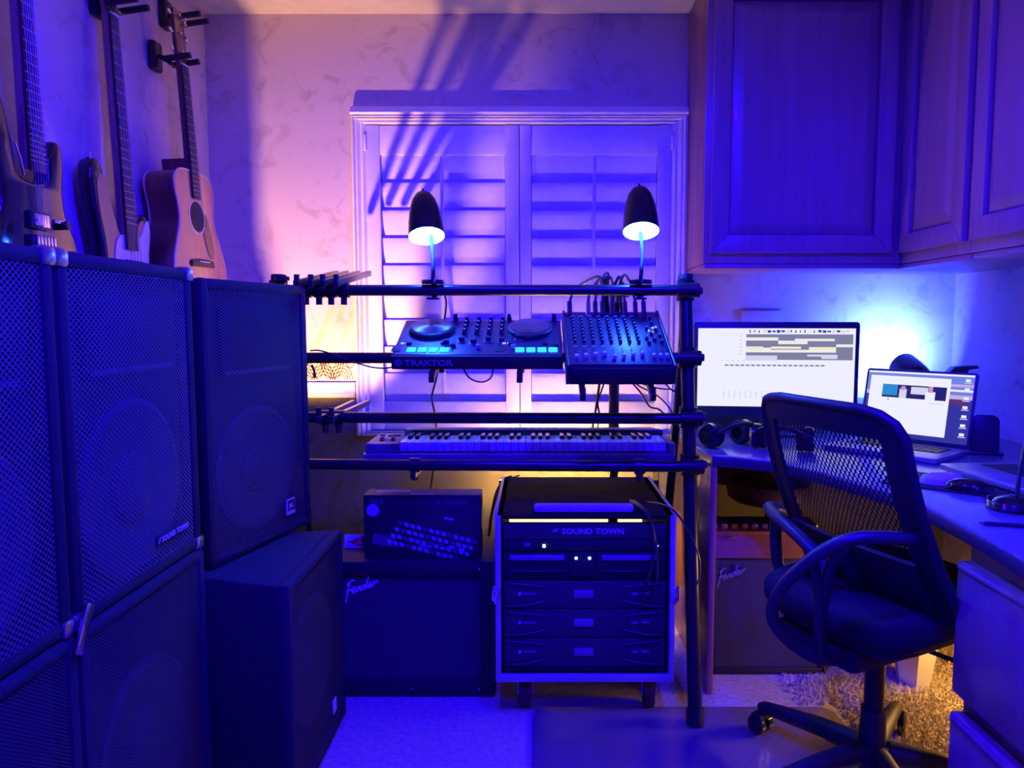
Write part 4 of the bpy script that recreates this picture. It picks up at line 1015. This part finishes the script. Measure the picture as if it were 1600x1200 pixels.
MB().box((0, .035, zc0-.05), (.08, .045, .08), .004).build('stand_hinge', M['satin'], mn)
MB().box((0, .05, .005), (.24, .17, .010), .004).build('stand_foot', M['satin'], mn)
op = tag(MB().box((at(1190, 495, D).x, D-.004, zat(500, D)), (.165, .008, .075), .003).build('wall_plate', M['outlet']), 'wide blank wall plate just above the monitor', 'wall plate')
# ------------------------------------------------------------------ laptops
def laptop(loc, rz, wd, dp, open_deg, label, content):
    l = thing('laptop', loc, label, 'laptop', (0, 0, rz))      # origin at hinge centre on the desk, user side towards -y
    base = MB().prism(rrect(-wd/2, -dp, wd/2, 0, .012), .002, .017, 'z', .002).build('base', M['alulap'], l)
    kbw = MB().box((0, -dp*.36, .0174), (wd*.80, dp*.42, .001)).build('keyboard_well', M['dark'], base)
    kk = None
    for r in range(5):
        for k in range(13):
            if kk is None: kk = o = MB().box((0, 0, 0), (wd*.052, dp*.070, .0016), .0005).build('key', M['black'], base)
            else: o = again(kk)
            o.location = (-wd*.366+wd*.061*k, -dp*.19-dp*.083*r, .0185)
    MB().box((0, -dp*.78, .0173), (wd*.36, dp*.34, .0008), .0003).build('trackpad', M['alulap'], base)
    if label.startswith('grey'):
        for sx in (-1, 1):
            for fy in (-dp+.02, -.02): MB().cyl((sx*(wd/2-.025), fy, -.0015), .008, .007, 10).build('rubber_foot', M['rubber'], base)
    a = math.radians(90-open_deg)
    b = MB().prism(rrect(-wd/2, 0, wd/2, dp, .010), .0, .007, 'y', .001)
    lid = b.build('lid', M['black'], l, loc=(0, .002, .016), rot=(a, 0, 0))
    content(lid, wd, dp)
    return l
def pic1(lid, wd, dp):
    ms = [M['scrsea'], M['scrsky'], M['scrcloud'], M['scr'], M['scrblk'], M['scrcy'], M['scrskin'], M['scrrock'], M['scrpale'], M['scrgrey']]
    x0, x1, z0, z1 = -wd/2+.008, wd/2-.008, .014, dp-.008
    b = MB()
    def R(u0, v0, u1, v1, mi, d=0): b.box((x0+(x1-x0)*(u0+u1)/2, -.0008-.0002*d, z1-(z1-z0)*(v0+v1)/2), ((x1-x0)*(u1-u0), .0003, (z1-z0)*(v1-v0)), mi=mi)
    R(0, 0, 1, 1, 0); R(0, 0, 1, .30, 1, 1); R(0, .30, 1, .36, 2, 1); R(.2, .14, 1, .18, 2, 2); R(.7, .22, 1, .25, 3, 2); R(.80, .36, .95, .45, 7, 2); R(.74, .40, .97, .44, 7, 2)
    R(0, 0, 1, .028, 3, 3); R(.03, .07, .80, .93, 3, 4)
    R(.16, .20, .77, .40, 4, 5); R(.16, .20, .31, .37, 5, 6); R(.33, .26, .40, .40, 8, 6); R(.345, .22, .385, .28, 6, 7); R(.44, .22, .60, .33, 8, 6); R(.58, .28, .67, .40, 3, 7); R(.605, .20, .645, .29, 6, 8)
    for k in range(9): R(.62+k*.016, .44, .63+k*.016, .46, 8, 5)
    R(.225, .415, .232, .45, 4, 5)
    for k in range(7): R(.925, .06+k*.13, .968, .10+k*.13, 3, 5); R(.915, .11+k*.13, .98, .122+k*.13, 8, 5)
    b.build('screen_picture', ms, lid)
def pic2(lid, wd, dp):
    MB().box((0, -.0006, dp/2), (wd-.016, .0008, dp-.022)).build('screen_glass', M['gloss'], lid)
h0, h1 = atz(1337, 689, ZD), atz(1517, 712, ZD)
hm = (h0+h1)/2; ha = math.atan2(h1.y-h0.y, h1.x-h0.x)
laptop((hm.x, hm.y, ZD), ha, .352, .243, 102, 'open laptop with lit screen showing a sea wallpaper', pic1)
q0, q1 = atz(1466, 724, ZD+.022), atz(1600, 764, ZD+.022)
e_ = (q1-q0).normalized(); n_ = Vector((-e_.y, e_.x, 0)); lm = q0 + e_*.17 + n_*.235
laptop((lm.x, lm.y, ZD+.005), math.atan2(e_.y, e_.x), .34, .235, 108, 'grey laptop at the right edge, seen by its keyboard base', pic2)
# ------------------------------------------------------------------ small things on the desk
def headphones(loc, rz, label):
    h = thing('headphones', loc, label, 'headphones', (0, 0, rz), 'headphones on the desk')
    arcp = [(.085*math.cos(a), .0, .045+.085*math.sin(a)) for a in [PI*k/16 for k in range(17)]]
    tilt = Matrix.Rotation(math.radians(50), 4, 'X')
    b = MB(); b.tube([tilt @ Vector(p) + Vector((0, .03, .0)) for p in arcp], .011, 8, .6); b.build('headband', M['black'], h)
    for s in (-1, 1):
        Mx = Matrix.Translation((s*.080, .005, .042)) @ RY(s*Q)
        e = MB().lathe([(0, -.018), (.030, -.018), (.040, -.008), (.041, .010), (.030, .020), (0, .022)], 24, Mx).build('ear_cup', M['gloss'], h)
        MB().lathe([(.024, -.034), (.038, -.032), (.041, -.022), (.038, -.012), (.022, -.014)], 24, Mx).build('ear_pad', M['seat'], e)
    return h
p = atz(1137, 697, ZD); headphones((p.x, p.y, ZD+.0005), .55, 'black headphones lying at the left end of the desk')
p = atz(1195, 704, ZD); headphones((p.x+.055, p.y+.0, ZD+.0005), -.5, 'black headphones half hidden behind the chair back')
p = atz(1487, 757, ZD)
tag(MB().prism(rrect(-.14, -.10, .14, .10, .01), 0, .004, 'z', .001).build('mouse_pad', M['dark'], None, loc=(1.06, 1.865, ZD+.0003), rot=(0, 0, -.72)), 'black mouse pad on the curved desk corner', 'mouse pad')
def mouse(px, py, rz, m, label):
    p = atz(px, py, ZD+.02)
    o = thing('computer_mouse', (p.x, p.y, ZD+.0045), label, 'mouse', (0, 0, rz), 'computer mice on the pad')
    def fn(u, v):
        a = 2*PI*u; t = v*Q; r = math.cos(t)
        return (.031*r*math.cos(a), .055*r*math.sin(a)*(1 if abs(math.sin(a)) < 2 else 1), .030*math.sin(t)**.8)
    MB().grid(fn, 24, 8).build('shell', m, o, 80)
    MB().box((0, .030, .0215), (.004, .020, .006), .002).build('scroll_wheel', M['rubber'], o)
mouse(1474, 746, 1.2, M['mousew'], 'white computer mouse on the black pad')
mouse(1515, 757, .9, M['gloss'], 'glossy black computer mouse beside the white mouse')
# tablet stand / small panel, webcam
p = atz(1545, 712, ZD)
tb = thing('router', (p.x, p.y+.02, ZD), 'dark upright router with rounded top behind the laptops', 'router', (math.radians(-8), 0, math.radians(-20)))
MB().prism(rrect(-.040, .0, .040, .125, .022), .0, .028, 'y', .004).build('housing', M['black'], tb)
MB().box((0, .014, .004), (.10, .06, .008), .003).build('foot', M['black'], tb)
wc = thing('webcam_tripod', (1.525, 2.64, ZD), 'small black camera on a desk tripod beside the corner lamp', 'camera')
zc_ = zat(577, 2.64)-ZD
MB().prism([(-.05, -.010), (-.03, .010), (.05, .014), (.055, .004), (.02, -.002), (.012, -.022), (-.022, -.022), (-.03, -.008)], -.018, .018, 'y', .003).build('camera_head', M['black'], wc, loc=(-.005, 0, zc_))
MB().tube([(0, 0, zc_-.02), (0, 0, .05)], .006, 8).build('stem', M['black'], wc)
for k in range(3):
    a = 2*PI*k/3; MB().tube([(0, 0, .055), (.05*math.cos(a), .05*math.sin(a), .004)], .005, 6).build('leg', M['black'], wc)
p = atz(1588, 795, ZD)
mc_ = thing('desk_microphone', (p.x, p.y, ZD), 'black desk microphone with coiled lead at the right edge', 'microphone')
b = MB().lathe([(0, 0), (.050, 0), (.052, .010), (.040, .022), (.015, .030), (0, .030)], 28).build('base', M['gloss'], mc_)
MB().tube(smoothpath([(0, 0, .028), (.008, .01, .06), (.03, .03, .12), (.05, .05, .17)], 6), .0045, 8).build('stem', M['satin'], mc_)
MB().lathe([(0, 0), (.011, .004), (.013, .03), (.009, .05), (0, .053)], 14, Matrix.Translation((.05, .05, .165)) @ RY(.4)).build('capsule', M['black'], mc_)
coil = [(.062*math.cos(a)+.006*math.sin(a*3), .062*math.sin(a), .006+.004*a/6.28) for a in [k*.35 for k in range(54)]]
MB().tube(coil, .0035, 6).build('lead', M['gloss'], mc_)
p = atz(1585, 824, ZD)
pn = thing('pen', (p.x, p.y, ZD+.0045), 'dark pen lying near the desk edge at the right', 'pen', (0, 0, -.28))
MB().tube([(-.055, 0, 0), (.06, 0, 0)], .0042, 8).build('barrel', M['black'], pn); MB().tube([(-.066, 0, 0), (-.055, 0, 0)], [.001, .0040], 8).build('tip', M['steel'], pn)
# ------------------------------------------------------------------ office chair
HX, HY = .852, 1.79
fw = Vector((.90, .436, 0)).normalized()
ch = thing('office_chair', (HX, HY, 0), 'black mesh-back swivel chair with looped arms at the desk', 'chair', (0, 0, math.atan2(fw.y, fw.x)-Q))
ci = Matrix.Rotation(-(math.atan2(fw.y, fw.x)-Q), 4, 'Z') @ Matrix.Translation((-HX, -HY, 0))
def cl(v): return ci @ Vector(v)
tl, tr_ = cl(at(1184, 617, 1.87)), cl(at(1408, 652, 1.43))
ztop_ = (tl.z+tr_.z)/2
xl, xr = tl.x, tr_.x; ybk = (tl.y+tr_.y)/2
def backpt(u, v):   # u across 0..1, v up 0..1
    wdt = 1.07-.07*v
    x = (xl+xr)/2 + (xr-xl)*(u-.5)*wdt
    y = (tl.y*(1-u)+tr_.y*u) + .035*(2*u-1)**2 + .20*(1-v)**1.1 - .02*math.sin(PI*v) - .02
    z = .55 + (ztop_+.002-.55)*v + .004*(1-(2*u-1)**2)
    return Vector((x, y, z))
MB().grid(lambda u, v: backpt(.05+.90*u, .08+.88*v), 16, 16).build('mesh_back', M['mesh'], ch, 80)
per = []
def pp(u, v): per.append(backpt(u, v))
for k in range(9): pp(.02, k/10)
for (u, v) in ((.03, .93), (.06, .975), (.12, .99)): pp(u, v)
for k in range(1, 8): pp(.12+.76*k/8, 1.0)
for (u, v) in ((.88, .985), (.945, .95), (.98, .89)): pp(u, v)
for k in range(8, -1, -1): pp(.98, k/10)
for k in range(1, 8): pp(.98-.96*k/8, 0)
MB().tube(per, .012, 10, closed=True).build('back_frame', M['chairpl'], ch, 60)
MB().grid(lambda u, v: backpt(.10+.80*u, .0+.30*v)+Vector((0, -.012, 0)), 12, 6, .010).build('lumbar_shell', M['chairpl'], ch, 60)
MB().grid(lambda u, v: backpt(.06+.88*u, .875+.105*v)+Vector((0, -.006, 0)), 12, 3, .010).build('top_rail', M['chairpl'], ch, 60)
for ua in (.025, .875): MB().grid(lambda u, v: backpt(ua+.10*u, .02+.90*v)+Vector((0, -.006, 0)), 3, 12, .010).build('side_rail', M['chairpl'], ch, 60)
# spine from under the seat to the back
MB().tube(smoothpath([(0, -.05, .43), (0, -.20, .43), tuple(backpt(.5, .0)+Vector((0, -.03, -.02))), tuple(backpt(.5, .25)+Vector((0, -.022, 0)))], 6), .026, 10, .6).build('spine', M['chairpl'], ch)
# seat cushion
so = smooth2([(-.185, -.16), (-.10, -.21), (.10, -.21), (.215, -.17), (.235, .02), (.23, .21), (.15, .265), (-.14, .265), (-.19, .21), (-.20, .02)], 5)
ST = dict(loc=(0, 0, .028), rot=(math.radians(3.5), 0, 0))
MB().prism(so, .465, .538, 'z', .028, seg=4).build('seat', M['seat'], ch, 60, **ST)
MB().prism([(x*.86, y*.86) for x, y in so], .440, .4655, 'z', .008).build('seat_pan', M['chairpl'], ch, 60, **ST)
MB().box((0, -.085, .432), (.24, .27, .056), .016).build('tilt_mechanism', M['dark'], ch)
MB().tube([(.06, .02, .418), (.27, .06, .412)], .006, 8).build('height_lever', M['black'], ch)
MB().cyl((0, 0, .315), .024, .22, 18).build('gas_lift', M['satin'], ch)
MB().cyl((0, 0, .165), .033, .12, 18, r2=.030).build('lift_cover', M['black'], ch)
hub = MB().lathe([(0, .075), (.045, .075), (.055, .095), (.052, .125), (.040, .135), (0, .135)], 24).build('base_hub', M['chairpl'], ch)
lc = cl((.658, 2.055, 0)); a0 = math.atan2(lc.y, lc.x)
for k in range(5):
    a = a0+2*PI*k/5; d = Vector((math.cos(a), math.sin(a), 0)); n = Vector((-d.y, d.x, 0))
    lg = MB(); pts = [(.04, .112, .030), (.14, .108, .026), (.26, .092, .021), (.325, .082, .018), (.340, .078, .012)]
    lg.tube([d*r+Vector((0, 0, z)) for r, z, q in pts], [q for _, _, q in pts], 10)
    lg = lg.build('star_leg', M['chairpl'], ch, 60)
    c0 = d*.325 + Vector((0, 0, .0))
    cs = MB(); cs.cyl(tuple(c0+Vector((0, 0, .066))), .008, .03, 8)
    cs.tube([c0+n*t+d*(.012) + Vector((0, 0, .052)) for t in (-.022, .022)], .018, 10)
    cs = cs.build('castor_hood', M['black'], lg)
    for t in (-.016, .016):
        p = c0 + n*t + d*.012
        MB().lathe([(0, -.010), (.020, -.010), (.0275, -.007), (.0275, .007), (.020, .010), (0, .010)], 20, Matrix.Translation((p.x, p.y, .0315)) @ n.to_track_quat('Z', 'Y').to_matrix().to_4x4()).build('castor_wheel', M['gloss'], cs)
# looped arms (points given in the room, then taken into the chair's frame)
def loop(pts, name='arm', r=.020, fl=.75):
    return MB().tube([cl(p) for p in smoothpath(pts, 7)], r, 10, fl).build(name, M['chairarm'], ch, 60)
A = lambda px, py, y: tuple(at(px, py, y))
far = loop([A(1300, 898, 1.70), A(1268, 858, 1.74), A(1235, 826, 1.82), A(1206, 800, 1.93), A(1206, 792, 2.0), A(1226, 797, 2.04)], 'arm', .020, .8)
MB().tube([cl(p) for p in smoothpath([A(1212, 808, 1.94), A(1212, 850, 1.95), A(1218, 888, 1.95), A(1240, 915, 1.92), A(1290, 950, 1.86), A(1330, 985, 1.84)], 7)], .018, 10, .75).build('arm_strut', M['chairarm'], far, 60)
near = loop([A(1436, 846, 1.50), A(1400, 841, 1.47), A(1340, 841, 1.47), A(1295, 856, 1.49), A(1255, 884, 1.52), A(1222, 918, 1.56), A(1206, 955, 1.60), A(1218, 985, 1.62), A(1250, 1014, 1.64), A(1290, 1030, 1.66), A(1340, 1026, 1.74)], 'arm', .0155, .9)
MB().tube([cl(p) for p in smoothpath([A(1325, 848, 1.475), A(1300, 880, 1.52), A(1288, 930, 1.57), A(1280, 985, 1.61), A(1284, 1030, 1.655)], 7)], .015, 10, .8).build('arm_strut', M['chairarm'], near, 60)
MB().tube([cl(p) for p in smoothpath([A(1268, 868, 1.52), A(1276, 910, 1.55), A(1282, 960, 1.59)], 7)], .011, 10, .8).build('arm_strut', M['chairarm'], near, 60)
# ------------------------------------------------------------------ cables
def cable(pts, r, label, m='rubber'):
    P = [at(*p) for p in pts]
    o = MB().tube(smoothpath(P, 8), r, 6).build('cable', M[m])
    return tag(o, label, 'cable')
cable([(690, 447, 2.385), (697, 470, 2.40), (696, 490, 2.43), (692, 512, 2.45), (686, 560, 2.45), (682, 590, 2.43), (675, 620, 2.43), (679, 645, 2.44), (682, 672, 2.535), (682, 690, 2.57), (676, 742, 2.60), (668, 790, 2.60)], .0032, 'thin black lamp cord hanging behind the DJ controller')
cable([(722, 572, 2.10), (733, 590, 2.10), (752, 597, 2.10), (767, 590, 2.10), (771, 572, 2.10)], .0026, 'short black cable looped below the DJ controller')
cable([(485, 548, 2.27), (505, 549, 2.262), (560, 568, 2.255), (590, 575, 2.255), (618, 573, 2.24), (640, 566, 2.30)], .0026, 'thin black cable sagging below the second bar at the left')
cable([(487, 570, 2.32), (491, 580, 2.32), (492, 590, 2.32)], .004, 'short cable end hanging beside the farthest loudspeaker')
cable([(938, 588, 2.36), (934, 620, 2.40), (930, 645, 2.45), (926, 668, 2.53), (922, 700, 2.58)], .0042, 'thick black cable falling below the mixer')
cable([(948, 588, 2.36), (940, 610, 2.40), (934, 630, 2.42), (937, 650, 2.45), (934, 668, 2.53), (930, 700, 2.58)], .0032, 'thinner black cable crossing the thick one below the mixer')
cable([(988, 590, 2.36), (1005, 600, 2.38), (1030, 607, 2.40), (1052, 610, 2.41), (1070, 625, 2.44)], .0026, 'upper black cable running from the mixer to the rack leg')
cable([(986, 592, 2.37), (1000, 604, 2.40), (1025, 617, 2.42), (1044, 635, 2.42), (1058, 660, 2.46)], .0026, 'middle black cable running from the mixer to the rack leg')
cable([(988, 598, 2.38), (1002, 615, 2.40), (1015, 635, 2.42), (1030, 640, 2.42), (1045, 655, 2.44)], .003, 'lower black cable running from the mixer to the rack leg')
cable([(1025, 586, 2.30), (1040, 600, 2.36), (1052, 612, 2.40)], .0024, 'short black cable at the right end of the mixer')
cable([(800, 744, 2.69), (786, 752, 2.69), (772, 790, 2.69), (765, 830, 2.69), (758, 870, 2.69)], .0045, 'thick black cable hanging left of the flight case')
cable([(812, 742, 2.70), (780, 760, 2.71), (768, 800, 2.71), (763, 840, 2.70), (762, 875, 2.69)], .0035, 'thin black cable hanging left of the flight case')
cable([(1010, 784, 2.30), (1040, 790, 2.16), (1060, 806, 2.09), (1078, 835, 2.06), (1092, 870, 2.06), (1093, 900, 2.07), (1088, 914, 2.07)], .0030, 'black cable hanging in front of the right rack leg', 'black')
cable([(985, 782, 2.26), (1003, 795, 2.15), (1018, 818, 2.115), (1023, 850, 2.11), (1018, 880, 2.115), (1008, 920, 2.12), (1000, 950, 2.128)], .0042, 'black lead hanging down the front of the amplifiers', 'black')
cable([(990, 782, 2.28), (1010, 800, 2.15), (1024, 840, 2.112), (1027, 880, 2.11), (1026, 905, 2.11), (1016, 940, 2.12)], .0034, 'slimmer lead looping beside the amplifier lead', 'black')
